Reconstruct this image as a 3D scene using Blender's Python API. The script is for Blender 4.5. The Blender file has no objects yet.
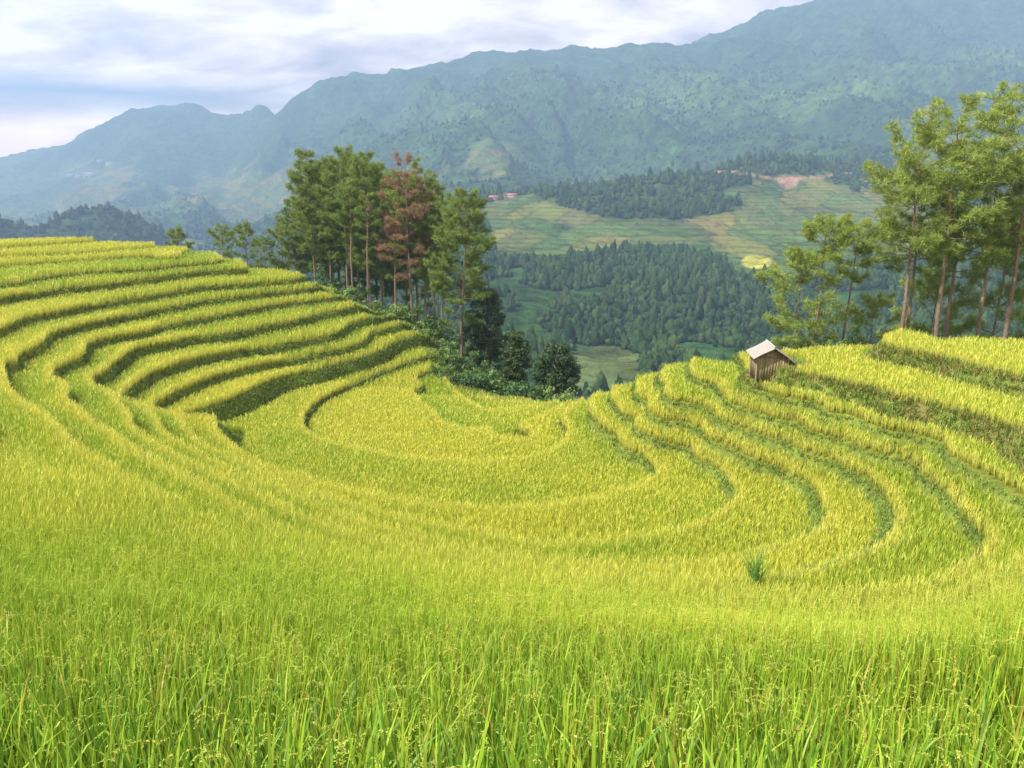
import bpy, math, random
import numpy as np

rng = np.random.default_rng(7)
random.seed(7)
C = bpy.context.scene.collection
R = math.radians

# ------------------------------------------------------------------ camera model
F, CU, CV = 780.0, 512.0, 384.0
PITCH = R(14.3)
ZC = 20.0
ST, CT = math.sin(PITCH), math.cos(PITCH)

def unproj(u, v, H):
    """world point where the sight line of a pixel meets the level H metres below the eye"""
    dx, dy = (u - CU) / F, (v - CV) / F
    t = H / (ST + dy * CT)
    return np.array([dx * t, (CT - dy * ST) * t, ZC - H])

def at_dist(u, v, y):
    """world point on a pixel's sight line at forward distance y"""
    dx, dy = (u - CU) / F, (v - CV) / F
    t = y / (CT - dy * ST)
    return np.array([dx * t, y, ZC - (ST + dy * CT) * t])

def slope_of(v):
    a = PITCH + np.arctan((np.asarray(v, float) - CV) / F)
    return np.tan(a)

# ------------------------------------------------------------------ helpers
def tag(o, label=None, cat=None, group=None, kind=None):
    if label: o['label'] = label
    if cat: o['category'] = cat
    if group: o['group'] = group
    if kind: o['kind'] = kind
    return o

def empty(name, loc=(0, 0, 0), rz=0.0):
    o = bpy.data.objects.new(name, None)
    C.objects.link(o)
    o.location = loc
    o.rotation_euler = (0, 0, rz)
    o.empty_display_size = 0.2
    return o

def np_mesh(name, V, faces, col=None, smooth=False):
    """V (n,3); faces = list of (m,k) int arrays"""
    me = bpy.data.meshes.new(name)
    V = np.ascontiguousarray(V, dtype=np.float32)
    me.vertices.add(len(V))
    me.vertices.foreach_set('co', V.ravel())
    faces = [f for f in faces if len(f)]
    loops = np.concatenate([f.ravel() for f in faces]).astype(np.int32)
    tot = np.concatenate([np.full(len(f), f.shape[1], np.int32) for f in faces])
    start = np.concatenate([[0], np.cumsum(tot)[:-1]]).astype(np.int32)
    me.loops.add(len(loops))
    me.loops.foreach_set('vertex_index', loops)
    me.polygons.add(len(tot))
    me.polygons.foreach_set('loop_start', start)
    me.polygons.foreach_set('loop_total', tot)
    if smooth:
        me.polygons.foreach_set('use_smooth', np.ones(len(tot), bool))
    me.update(calc_edges=True)
    if col is not None:
        a = me.color_attributes.new('Col', 'FLOAT_COLOR', 'POINT')
        c4 = np.ones((len(V), 4), np.float32)
        c4[:, :3] = col
        a.data.foreach_set('color', c4.ravel())
    return me

def link(name, me, mat=None, parent=None):
    o = bpy.data.objects.new(name, me)
    C.objects.link(o)
    if mat is not None and not me.materials:
        me.materials.append(mat)
    if parent is not None:
        o.parent = parent
    return o

class MB:
    """collects shapes; built as one mesh"""
    def __init__(self):
        self.V, self.Q, self.T, self.C, self.n = [], [], [], [], 0
    def add(self, V, Q=None, T=None, col=None):
        V = np.asarray(V, float)
        if Q is not None and len(Q): self.Q.append(np.asarray(Q, int) + self.n)
        if T is not None and len(T): self.T.append(np.asarray(T, int) + self.n)
        self.V.append(V)
        if col is not None:
            c = np.asarray(col, float)
            self.C.append(np.broadcast_to(c, (len(V), 3)))
        self.n += len(V)
    def tube(self, pts, rad, sides=6, col=None):
        pts = np.asarray(pts, float)
        n = len(pts)
        tg = np.gradient(pts, axis=0)
        tg /= np.linalg.norm(tg, axis=1)[:, None] + 1e-9
        ref = np.tile([0.0, 0, 1], (n, 1))
        ref[np.abs(tg[:, 2]) > .9] = [1, 0, 0]
        a = np.cross(tg, ref); a /= np.linalg.norm(a, axis=1)[:, None] + 1e-9
        b = np.cross(tg, a)
        # keep frames from flipping
        for i in range(1, n):
            if np.dot(a[i], a[i-1]) < -.2:
                a[i] *= -1; b[i] *= -1
        th = np.linspace(0, 2*np.pi, sides, endpoint=False)
        rad = np.broadcast_to(np.asarray(rad, float), (n,))
        P = pts[:, None] + rad[:, None, None] * (np.cos(th)[None, :, None]*a[:, None] + np.sin(th)[None, :, None]*b[:, None])
        V = P.reshape(-1, 3)
        i = np.arange(n-1)[:, None]; j = np.arange(sides)[None]
        Q = np.stack([i*sides+j, i*sides+(j+1) % sides, (i+1)*sides+(j+1) % sides, (i+1)*sides+j], -1).reshape(-1, 4)
        self.add(V, Q, None, col)
    def box(self, c, s, M=None, col=None, jit=0.0):
        c = np.asarray(c, float); s = np.asarray(s, float) / 2
        V = np.array([[x, y, z] for x in (-1, 1) for y in (-1, 1) for z in (-1, 1)], float) * s
        if jit: V = V + rng.normal(0, jit, V.shape)
        if M is not None: V = V @ np.asarray(M).T
        V = V + c
        Q = [[0, 1, 3, 2], [4, 6, 7, 5], [0, 4, 5, 1], [2, 3, 7, 6], [0, 2, 6, 4], [1, 5, 7, 3]]
        self.add(V, Q, None, col)
    def mesh(self, name, smooth=False):
        V = np.concatenate(self.V)
        fs = []
        if self.Q: fs.append(np.concatenate(self.Q))
        if self.T: fs.append(np.concatenate(self.T))
        col = np.concatenate(self.C) if self.C else None
        return np_mesh(name, V, fs, col, smooth)

# value noise -------------------------------------------------------------
def _hash(ix, iy, s):
    h = (ix.astype(np.int64)*374761393 + iy.astype(np.int64)*668265263 + s*974634777) & 0xffffffff
    h = ((h ^ (h >> 13)) * 1274126177) & 0xffffffff
    h = h ^ (h >> 16)
    return (h & 0xffffff) / float(0xffffff)

def vnoise(x, y, s=0):
    ix, iy = np.floor(x), np.floor(y)
    fx, fy = x-ix, y-iy
    fx = fx*fx*fx*(fx*(fx*6-15)+10); fy = fy*fy*fy*(fy*(fy*6-15)+10)
    a, b = _hash(ix, iy, s), _hash(ix+1, iy, s)
    c, d = _hash(ix, iy+1, s), _hash(ix+1, iy+1, s)
    return (a*(1-fx)+b*fx)*(1-fy) + (c*(1-fx)+d*fx)*fy

def fbm(x, y, octv=4, s=0, gain=.5):
    t, a, n = 0, 1., 0
    for i in range(octv):
        t = t + a*(vnoise(x*2**i + 17.3*i, y*2**i - 9.1*i, s+i) - .5)*2
        n += a; a *= gain
    return t/n

def sstep(a, b, x):
    t = np.clip((x-a)/(b-a), 0, 1)
    return t*t*(3-2*t)

# thin plate spline ---------------------------------------------------------
class TPS:
    def __init__(self, P, val, lam=1e-3):
        P = np.asarray(P, float); val = np.asarray(val, float)
        n = len(P)
        K = self.k(P, P) + lam*np.eye(n)
        A = np.zeros((n+3, n+3)); A[:n, :n] = K
        B = np.c_[np.ones(n), P]; A[:n, n:] = B; A[n:, :n] = B.T
        w = np.linalg.solve(A, np.r_[val, 0, 0, 0])
        self.P, self.w, self.a = P, w[:n], w[n:]
    @staticmethod
    def k(X, P):
        d2 = ((X[:, None, :]-P[None])**2).sum(-1)
        return .5*d2*np.log(d2+1e-12)
    def __call__(self, X):
        out = np.empty(len(X))
        for i in range(0, len(X), 20000):
            x = X[i:i+20000]
            out[i:i+20000] = self.k(x, self.P) @ self.w + self.a[0] + x @ self.a[1:]
        return out

# ------------------------------------------------------------------ materials
def new_mat(name):
    m = bpy.data.materials.new(name)
    m.use_nodes = True
    nt = m.node_tree
    for n in list(nt.nodes): nt.nodes.remove(n)
    out = nt.nodes.new('ShaderNodeOutputMaterial')
    return m, nt, out

def leaf_mat(name, trans=.35, rough=.5, spec=.25, noise_scale=0, noise_amt=.25, tint=(1, 1, 1)):
    m, nt, out = new_mat(name)
    N = nt.nodes.new; L = nt.links.new
    at = N('ShaderNodeAttribute'); at.attribute_name = 'Col'
    col = at.outputs['Color']
    if noise_scale:
        g = N('ShaderNodeNewGeometry')
        nz = N('ShaderNodeTexNoise'); nz.inputs['Scale'].default_value = noise_scale; nz.inputs['Detail'].default_value = 3
        L(g.outputs['Position'], nz.inputs['Vector'])
        mr = N('ShaderNodeMapRange'); mr.inputs['From Min'].default_value = .3; mr.inputs['From Max'].default_value = .7
        mr.inputs['To Min'].default_value = 1-noise_amt; mr.inputs['To Max'].default_value = 1+noise_amt
        L(nz.outputs['Fac'], mr.inputs['Value'])
        mx = N('ShaderNodeVectorMath'); mx.operation = 'SCALE'
        L(col, mx.inputs[0]); L(mr.outputs['Result'], mx.inputs['Scale'])
        col = mx.outputs[0]
    p = N('ShaderNodeBsdfPrincipled')
    p.inputs['Roughness'].default_value = rough
    p.inputs['Specular IOR Level'].default_value = spec
    L(col, p.inputs['Base Color'])
    t = N('ShaderNodeBsdfTranslucent'); L(col, t.inputs['Color'])
    mix = N('ShaderNodeMixShader'); mix.inputs['Fac'].default_value = trans
    L(p.outputs[0], mix.inputs[1]); L(t.outputs[0], mix.inputs[2])
    L(mix.outputs[0], out.inputs['Surface'])
    return m

def col_mat(name, rough=.9, spec=.1, scale=3.0, amt=.3, bump=.3, bscale=None, det=6):
    """vertex colour broken up by noise and bump"""
    m, nt, out = new_mat(name)
    N = nt.nodes.new; L = nt.links.new
    at = N('ShaderNodeAttribute'); at.attribute_name = 'Col'
    g = N('ShaderNodeNewGeometry')
    nz = N('ShaderNodeTexNoise'); nz.inputs['Scale'].default_value = scale; nz.inputs['Detail'].default_value = det
    nz.inputs['Roughness'].default_value = .65
    L(g.outputs['Position'], nz.inputs['Vector'])
    mr = N('ShaderNodeMapRange'); mr.inputs['From Min'].default_value = .3; mr.inputs['From Max'].default_value = .7
    mr.inputs['To Min'].default_value = 1-amt; mr.inputs['To Max'].default_value = 1+amt
    L(nz.outputs['Fac'], mr.inputs['Value'])
    mx = N('ShaderNodeVectorMath'); mx.operation = 'SCALE'
    L(at.outputs['Color'], mx.inputs[0]); L(mr.outputs['Result'], mx.inputs['Scale'])
    p = N('ShaderNodeBsdfPrincipled')
    p.inputs['Roughness'].default_value = rough
    p.inputs['Specular IOR Level'].default_value = spec
    L(mx.outputs[0], p.inputs['Base Color'])
    nb = N('ShaderNodeTexNoise'); nb.inputs['Scale'].default_value = bscale or scale*2; nb.inputs['Detail'].default_value = det
    L(g.outputs['Position'], nb.inputs['Vector'])
    b = N('ShaderNodeBump'); b.inputs['Strength'].default_value = bump
    b.inputs['Distance'].default_value = 1.0/(bscale or scale*2)
    L(nb.outputs['Fac'], b.inputs['Height'])
    L(b.outputs[0], p.inputs['Normal'])
    L(p.outputs[0], out.inputs['Surface'])
    return m

M_RICE = leaf_mat('rice', .30, .5, .35)
M_GRASS = leaf_mat('grass', .3, .55, .2)
M_NEEDLE = leaf_mat('needles', .25, .55, .2)
M_LEAF = leaf_mat('leaves', .28, .5, .3)
M_BARK = col_mat('bark', .9, .1, 9.0, .45, .8, 14.0)
M_SOIL = col_mat('soil', .95, .05, 2.2, .35, .6, 9.0)
def far_mat():
    m = col_mat('far_land', 1.0, 0.0, .045, .8, 1.0, .08, 9)
    nt = m.node_tree; N = nt.nodes.new; L = nt.links.new
    p = next(n for n in nt.nodes if n.type == 'BSDF_PRINCIPLED')
    base = p.inputs['Base Color'].links[0].from_socket
    g = next(n for n in nt.nodes if n.type == 'NEW_GEOMETRY')
    at = N('ShaderNodeAttribute'); at.attribute_name = 'Tilled'
    # plots: warped cells, each with its own crop
    mp = N('ShaderNodeMapping'); mp.inputs['Scale'].default_value = (.020, .009, .05)
    nz = N('ShaderNodeTexNoise'); nz.inputs['Scale'].default_value = .012; nz.inputs['Detail'].default_value = 4
    L(g.outputs['Position'], nz.inputs['Vector'])
    ad = N('ShaderNodeVectorMath'); ad.operation = 'MULTIPLY_ADD'
    L(nz.outputs['Color'], ad.inputs[0]); ad.inputs[1].default_value = (60, 60, 20); L(g.outputs['Position'], ad.inputs[2])
    L(ad.outputs[0], mp.inputs['Vector'])
    vo = N('ShaderNodeTexVoronoi'); vo.inputs['Scale'].default_value = 1.0
    L(mp.outputs[0], vo.inputs['Vector'])
    ve = N('ShaderNodeTexVoronoi'); ve.feature = 'DISTANCE_TO_EDGE'; ve.inputs['Scale'].default_value = 1.0
    L(mp.outputs[0], ve.inputs['Vector'])
    sc_ = N('ShaderNodeSeparateColor'); L(vo.outputs['Color'], sc_.inputs[0])
    rp = N('ShaderNodeValToRGB'); rp.color_ramp.interpolation = 'CONSTANT'
    cols = [(0, (.07,.13,.035)), (.2, (.13,.19,.05)), (.38, (.20,.20,.05)), (.52, (.10,.17,.05)), (.66, (.24,.22,.055)), (.78, (.045,.09,.025)), (.9, (.17,.15,.065))]
    while len(rp.color_ramp.elements) < len(cols): rp.color_ramp.elements.new(.5)
    for e, (q, c) in zip(rp.color_ramp.elements, cols): e.position = q; e.color = (*c, 1)
    L(sc_.outputs[0], rp.inputs[0])
    # terrace edges follow the height
    sx = N('ShaderNodeSeparateXYZ'); L(g.outputs['Position'], sx.inputs[0])
    def M(op, a, b=None, clamp=False):
        n = N('ShaderNodeMath'); n.operation = op; n.use_clamp = clamp
        for i, x in enumerate((a, b)):
            if x is None: continue
            if isinstance(x, (int, float)): n.inputs[i].default_value = x
            else: L(x, n.inputs[i])
        return n.outputs[0]
    ph = M('ADD', M('MULTIPLY', sx.outputs['Z'], 1.75), M('MULTIPLY', nz.outputs['Fac'], 9.0))
    st = M('MULTIPLY', M('SUBTRACT', M('SINE', ph), .35), 3.0, True)
    ed = M('SUBTRACT', 1.0, M('MULTIPLY', ve.outputs['Distance'], 14.0, True), True)
    dk = M('SUBTRACT', 1.0, M('ADD', M('MULTIPLY', st, .26), M('MULTIPLY', ed, .25), True))
    v = N('ShaderNodeVectorMath'); v.operation = 'SCALE'; L(rp.outputs[0], v.inputs[0]); L(dk, v.inputs['Scale'])
    mh = N('ShaderNodeMix'); mh.data_type = 'RGBA'; mh.inputs[0].default_value = .62
    b2 = N('ShaderNodeVectorMath'); b2.operation = 'SCALE'; L(base, b2.inputs[0]); L(dk, b2.inputs['Scale'])
    L(b2.outputs[0], mh.inputs[6]); L(v.outputs[0], mh.inputs[7])
    mx = N('ShaderNodeMix'); mx.data_type = 'RGBA'
    L(M('MULTIPLY', at.outputs['Fac'], 1.0, True), mx.inputs[0]); L(base, mx.inputs[6]); L(mh.outputs[2], mx.inputs[7])
    L(mx.outputs[2], p.inputs['Base Color'])
    return m
M_FOREST = col_mat('forest_leaf', 1.0, 0.0, .5, .45, .9, .9, 5)
M_WOOD = col_mat('old_wood', .85, .15, 14.0, .35, .5, 30.0)
M_ROOF = col_mat('roof_sheet', .6, .3, 6.0, .15, .25, 20.0)

# ------------------------------------------------------------------ the terraces
# height of the crop's top under the eye for every terrace, top to bottom
HK = np.array([5.75, 6.2, 6.6, 7.05, 7.65, 8.55, 9.4, 10.25, 11.05, 12.0, 12.95, 13.8, 15.0, 15.6, 16.1, 16.7])
RICE_H = 0.72
LIPS = {
 0: [(0,243),(29,241.6),(59,239.6),(72,238.8)],
 1: [(0,251.8),(49,250.4),(98,247.5),(127,245.5),(138,245)],
 2: [(0,260.5),(59,257),(117,253.3),(156,251.4),(179,249.4)],
 3: [(0,278.7),(20,276),(39,272),(68,268.4),(107,265.6),(146,263.7),(189,259.5),(222,255.3)],
 4: [(0,292.4),(29,288),(59,282.6),(98,278.7),(137,273.8),(200,266.4),(238,260.5)],
 5: [(0,322.7),(12,317),(25,312),(59,306),(98,298),(137,291.4),(200,281.6),(248,278.2),(285,275.5)],
 6: [(0,357),(19.5,355),(35,340.5),(47,330),(68,322.7),(98,315.8),(137,307),(200,295.3),(228,292),(267,287.5),(293,285),
     ],
 7: [(52,364),(78,352),(86,339.5),(98,334.6),(137,328),(166,319),(208,311),(267,300.2),(314,294.5)],
 8: [(92,378.6),(105.5,364),(121,352),(144.5,341),(189,333),(228,327),(267,319.5),(306,312),(335,305.5)],
 9: [(119,395),(133,378.6),(146.5,369),(169,361),(208,350.3),(247,343.4),(286,336.6),(339,325.4),(364,314.6)],
 10: [(154,404),(162,393),(173.4,387),(208,372.7),(247,362),(286,355),(339,343.5),(372,327)],
 11: [(178,411.8),(224,395.2),(247,385.4),(286,370.8),(339,356.6),(378,346),(393,337)],
 12: [(397,360.5),(378,367.4),(339,385),(315,398),(304,411),(302,420),(308,429),(340,441),(399,452.7),(450,456.5),(479,457.6),(531,452),(556,443),(566,434),(568,424),(565,409)],
 13: [(424,368),(421,378),(413,388),(419,396),(433,408),(470,427),(489,426),(518,421),(538,414),(557,405.7)],
 14: [(450,374),(456,386),(468,398),(489,407.6),(518,405.7),(547,401.8),(572,397)],
 15: [(470,391),(484,396),(504,399.5),(530,399.5)],
}
NEAR = {  # the same terraces where they wrap round below the viewpoint
 6: [(3,366),(12,388),(23,398)],
 7: [(50,369),(52,375),(64.5,396),(82,408)],
 8: [(106,386),(117,398),(131,410)],
 9: [(150,409),(156,414),(162,425),(172,433)],
 10: [(178,413.7),(185,423.5),(200,437),(240,457),(290,480),(360,502),(435,518),(478,526),(537,537),(600,535),(678,522),(717,507),(729,496.6),(731,479),(717,458),(694,442),(678,432),(639,414),(619,400.5),(611.7,391)],
 11: [(214,413),(216.4,425.5),(228,438),(267,461.5),(340,483.5),(414,497),(493,503),(566,498),(625,484),(645,473),(653,462),(651,455),(640,446),(606,422),(591,407),(589,396)],
}
RIGHT = {
 9: [(637,390),(647,400.5),(678,416),(717,434),(756,451),(780,458),(804,471),(823,495),(827,509),(818,522),(780,537),(730,551)],
 8: [(665,385),(678,394.7),(717,410),(756,424),(799,440),(839,454),(875,473),(892,495),(895,518),(887,531),(851,547),(816,559)],
 7: [(717,377),(723,387),(756,402.5),(800,413),(851,430),(899,446),(923,459),(947,478),(970,507),(990,530),(985,541),(966,554),(940,567)],
 6: [(782,389),(828,403),(899,422.5),(947,443),(982,461),(1024,485)],
 5: [(794,366),(828,372),(875,382),(923,394),(970,406),(1024,422)],
 4: [(934,349),(948,353),(970,358),(1024,371)],
}
P, Hv = [], []
for D in (LIPS, NEAR, RIGHT):
    for k, pts in D.items():
        pts = np.array(pts, float)
        # densify long segments a little
        for (a, b) in zip(pts[:-1], pts[1:]):
            n = max(1, int(np.hypot(*(b-a))/28))
            for q in range(n):
                uv = a + (b-a)*q/n
                P.append(unproj(uv[0], uv[1], HK[k])[:2]); Hv.append(HK[k])
        P.append(unproj(*pts[-1], HK[k])[:2]); Hv.append(HK[k])
prof = {-.80: [(2.3,2.1),(6,4.0),(11,6.0),(22,8.0)],
        -.656: [(2.0,1.65),(6,3.95),(11,6.1),(22,8.25),(31,9.0)],
        -.33: [(2.0,1.68),(6,4.1),(12,6.9),(22,9.95),(30,11.75)],
        0.: [(2.0,1.68),(6,4.15),(12,7.05),(20,10.2)],
        .33: [(2.0,1.7),(6,4.15),(12,7.05),(17,9.35)],
        .656: [(2.2,1.95),(6,4.2),(12,7.0),(16,8.7)],
        .85: [(2.3,2.1),(6,3.7),(12,6.0),(16,7.2)]}
for a, pr in prof.items():
    for y, h in pr:
        P.append((a*y, y)); Hv.append(h)
extra = [(-6,-6,.2),(0,-6,0.2),(6,-6,.2),(-2,0,1.1),(2,0,1.1),(-9,-3,.8),(9,-3,.8),(-30,10,3.5),(30,8,3.0),(-45,25,5.2),
         (36,22,6.3),(36,34,6.9),(44,45,7.0),(-62,40,5.3),(-75,60,4.8),(-70,80,4.8),(-52,92,5.5),(-60,110,6),(60,30,5.5)]
for x, y, h in extra:
    P.append((x, y)); Hv.append(h)
P = np.array(P); Hv = np.array(Hv)
tps = TPS(P/20, Hv, 4e-4)

# outline of the tilled land: pixel + crop height under the eye
EDGE = [(-40,236,5.3),(30,234,5.35),(75,236.5,5.7),(120,239,5.95),(170,243,6.3),(205,248,6.75),(237,253,7.15),(258,259,7.6),(279,264,8.1),
        (302,277,9.1),(326,290,10.1),(346,298,10.9),(365,310,11.8),(376,321,12.7),(394,322,13.2),(417,334,14.2),(431,349,14.6),(436,368,15.3),
        (454,371,15.9),(472,389,16.5),(500,396.5,16.8),(526,398,16.8),(557,396.5,16.0),(577,394,15.0),(596,390,14.0),(616,386.5,13.2),
        (639,379,12.4),(663,374,11.9),(684,366.5,11.2),(721,363,10.2),(744,359.5,9.9),(770,357,9.3),(790,349,8.55),(815,345,8.5),(850,343,8.5),
        (900,344,8.5),(928,346,8.3),(938,339,7.65),(965,335,7.6),(1024,336,7.5),(1100,338,7.3)]
poly = [unproj(u, v, h)[:2] for u, v, h in EDGE]
poly += [np.array(p) for p in [(60, 45), (60, -7.9), (-70, -7.9), (-74, 95)]]
poly = np.array(poly)

def sdist(X, Y):
    """signed distance to the tilled outline, positive outside"""
    n = len(poly)
    d = np.full(X.shape, 1e9); ins = np.zeros(X.shape, bool)
    for i in range(n):
        a, b = poly[i], poly[(i+1) % n]
        e = b-a
        t = np.clip(((X-a[0])*e[0] + (Y-a[1])*e[1])/(e@e), 0, 1)
        d = np.minimum(d, (X-a[0]-t*e[0])**2 + (Y-a[1]-t*e[1])**2)
        c = (a[1] > Y) != (b[1] > Y)
        with np.errstate(divide='ignore', invalid='ignore'):
            xi = (b[0]-a[0])*(Y-a[1])/(b[1]-a[1]+1e-12) + a[0]
        ins ^= c & (X < xi)
    d = np.sqrt(d)
    return np.where(ins, -d, d)

GS = 0.2
GX0, GX1, GY0, GY1 = -76.0, 72.0, -8.0, 124.0
gx = np.arange(GX0, GX1+1e-6, GS); gy = np.arange(GY0, GY1+1e-6, GS)
# the spline is smooth: solve it every 0.8 m, then refine bilinearly twice smoothed
cx = np.arange(GX0, GX1+1e-6, .4); cy = np.arange(GY0, GY1+1e-6, .4)
CXX, CYY = np.meshgrid(cx, cy)
cH = tps(np.c_[CXX.ravel(), CYY.ravel()]/20).reshape(CXX.shape)
cH = np.clip(cH, .2, 19.5)
cS = sdist(CXX, CYY)
cGy, cGx = np.gradient(cH, .4)
cG = np.hypot(cGx, cGy)

def samp(A, x, y, x0=GX0, y0=GY0, s=.4):
    fx = np.clip((x-x0)/s, 0, A.shape[1]-1.001); fy = np.clip((y-y0)/s, 0, A.shape[0]-1.001)
    ix, iy = fx.astype(int), fy.astype(int)
    fx, fy = fx-ix, fy-iy
    return (A[iy, ix]*(1-fx)+A[iy, ix+1]*fx)*(1-fy) + (A[iy+1, ix]*(1-fx)+A[iy+1, ix+1]*fx)*fy

def quant_w(x, y):
    """0 on the smooth slope under the viewpoint, 1 where the steps are built out"""
    a = x/np.maximum(y, 1.)
    y0 = np.interp(a, [-.7, -.35, 0, .35, .7], [27, 23, 20, 16, 14.5])
    return sstep(y0-3, y0+3, y)

def bank_w(x, y, k):
    """width in metres of the grassy bank below the lip of terrace k"""
    w = np.full(x.shape, .22)
    right = sstep(3, 6, x)*sstep(17, 24, y)
    tab = np.array([.2,.2,.2,.2,  .8,.72,.30,.34,.55,.52,.32,.24,.2,.2,.2,.2])
    kk = np.clip(k, 0, 15)
    wr = tab[kk]
    left = sstep(-3, -6, x)*sstep(35, 39, y)
    tabl = np.array([.25,.15,.15,.3,.25,.25,.3,.38,.48,.45,.42,1.6,.4,.35,.3,.3])
    wl = tabl[kk]
    wl = np.where((kk == 11) & (x > -13), wl*np.clip(1-(x+13)/9, .2, 1), wl)
    # near side of the bowl: crop runs up to the edge
    near = 1-sstep(26, 31, y-0.1*x)
    w = w*(1-right)+wr*right
    w = w*(1-left)+wl*left
    return w

def right_w(x, y):
    return sstep(4, 8, x)*sstep(16, 21, y)

def crop_h(x, y):
    return RICE_H*(1-.42*right_w(x, y))*(1-.14*sstep(26, 36, y)*(x < 4))

def terrace(x, y):
    """crop level H, signed distance below the lip (m), terrace index, soil height z"""
    H = samp(cH, x, y); G = np.maximum(samp(cG, x, y), .05)
    k = np.searchsorted(HK, H)              # H in (HK[k-1], HK[k]] lies on terrace k
    k = np.clip(k, 0, len(HK)-1)
    Hprev = np.where(k > 0, HK[np.maximum(k-1, 0)], HK[0]-1.2)
    d = (H-Hprev)/G                         # metres below the upper lip
    d = np.where(k == 0, 99, d)
    bw = np.minimum(bank_w(x, y, k-1), np.where((right_w(x, y) > .3) & (k >= 5), np.where(k >= 7, .21, .42), .8)*(HK[k]-Hprev)/G + .05)
    wr = np.clip(bw*.75, .12, 2.0)
    rt = right_w(x, y)
    rt = rt*((k >= 7) & (k <= 13))
    t = sstep(0, 1, d/wr)*(1-rt) + sstep(.72, 1.05, d/np.maximum(bw, .05))*rt
    Hq = Hprev*(1-t) + HK[k]*t
    Hq = np.where(k == 0, HK[0], Hq)
    Hq = np.where(H < HK[0]-.9, H+.4, Hq)
    w = quant_w(x, y)
    wz = w*(1-.45*rt)
    Hs = H + .25
    Hf = Hs*(1-wz) + Hq*wz
    return H, d, k, bw, ZC - Hf - crop_h(x, y), w

def ground_z(x, y):
    x = np.atleast_1d(np.asarray(x, float)); y = np.atleast_1d(np.asarray(y, float))
    H, d, k, bw, z, w = terrace(x, y)
    s = samp(cS, x, y)
    o = np.maximum(s, 0)
    far = sstep(60, 80, y)
    # beyond the tilled edge the hill falls away
    z = z - (.38*o + .25*np.maximum(o-5, 0))
    z = z + fbm(x*.25, y*.25, 3, 5)*np.clip(o*.2, 0, .9)
    z = z + fbm(x*1.7, y*1.7, 2, 6)*.04
    return z

def hit(u, v, lift=0.0):
    ys = np.arange(12, 110, .1)
    p = np.array([at_dist(u, v, y) for y in ys])
    g = ground_z(p[:, 0], p[:, 1]) + lift
    i = np.flatnonzero(p[:, 2] < g)
    i = i[0] if len(i) else len(ys)-1
    return np.array([p[i, 0], p[i, 1], g[i]-lift])
HUT = hit(768, 377)
GXX, GYY = np.meshgrid(gx, gy)
fx_, fy_ = GXX.ravel(), GYY.ravel()
Z = ground_z(fx_, fy_)
H_, d_, k_, bw_, _, w_ = terrace(fx_, fy_)
s_ = samp(cS, fx_, fy_)
# soil colour: damp earth and straw under the crop, grass on the banks, weeds off the tilled land
n1 = fbm(fx_*.8, fy_*.8, 4, 11)[:, None]
crop = np.array([.16, .17, .03]) * (1+.3*n1)
bank = np.array([.14, .19, .035]) * (1+.35*n1)
earth = np.array([.22, .15, .07]) * (1+.3*n1)
wild = np.array([.10, .17, .035]) * (1+.4*n1)
onbank = ((d_ < bw_) & (w_ > .5) & (k_ > 0))[:, None]
col = np.where(onbank, bank, crop)
em = np.clip(fbm(fx_*.35, fy_*.35, 3, 21)*2.2-.1, 0, 1)*sstep(8, 12, fx_)*((k_ == 5) | (k_ == 6))
col = np.where(onbank, col*(1-em[:, None])+earth*em[:, None], col)
o = sstep(0, 1.2, s_)[:, None]
col = col*(1-o)+wild*o
ny, nx = GXX.shape
idx = np.arange(ny*nx).reshape(ny, nx)
Q = np.stack([idx[:-1, :-1], idx[:-1, 1:], idx[1:, 1:], idx[1:, :-1]], -1).reshape(-1, 4)
hill = link('terraced_hillside', np_mesh('terraced_hillside', np.c_[fx_, fy_, Z], [Q], col, True), M_SOIL)
tag(hill, 'terraced hillside of soil steps under the rice', 'hillside', kind='structure')

# ------------------------------------------------------------------ rice
def project(X):
    rel = X - np.array([0, 0, ZC])
    dpt = rel[:, 1]*CT - rel[:, 2]*ST
    up = rel[:, 1]*ST + rel[:, 2]*CT
    return CU + F*rel[:, 0]/np.maximum(dpt, .01), CV - F*up/np.maximum(dpt, .01), dpt

def scatter(x0, x1, y0, y1, sp, jit=.42):
    xs = np.arange(x0, x1, sp); ys = np.arange(y0, y1, sp)
    X, Y = np.meshgrid(xs, ys)
    X = X + rng.uniform(-jit, jit, X.shape)*sp; Y = Y + rng.uniform(-jit, jit, Y.shape)*sp
    return X.ravel(), Y.ravel()

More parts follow.
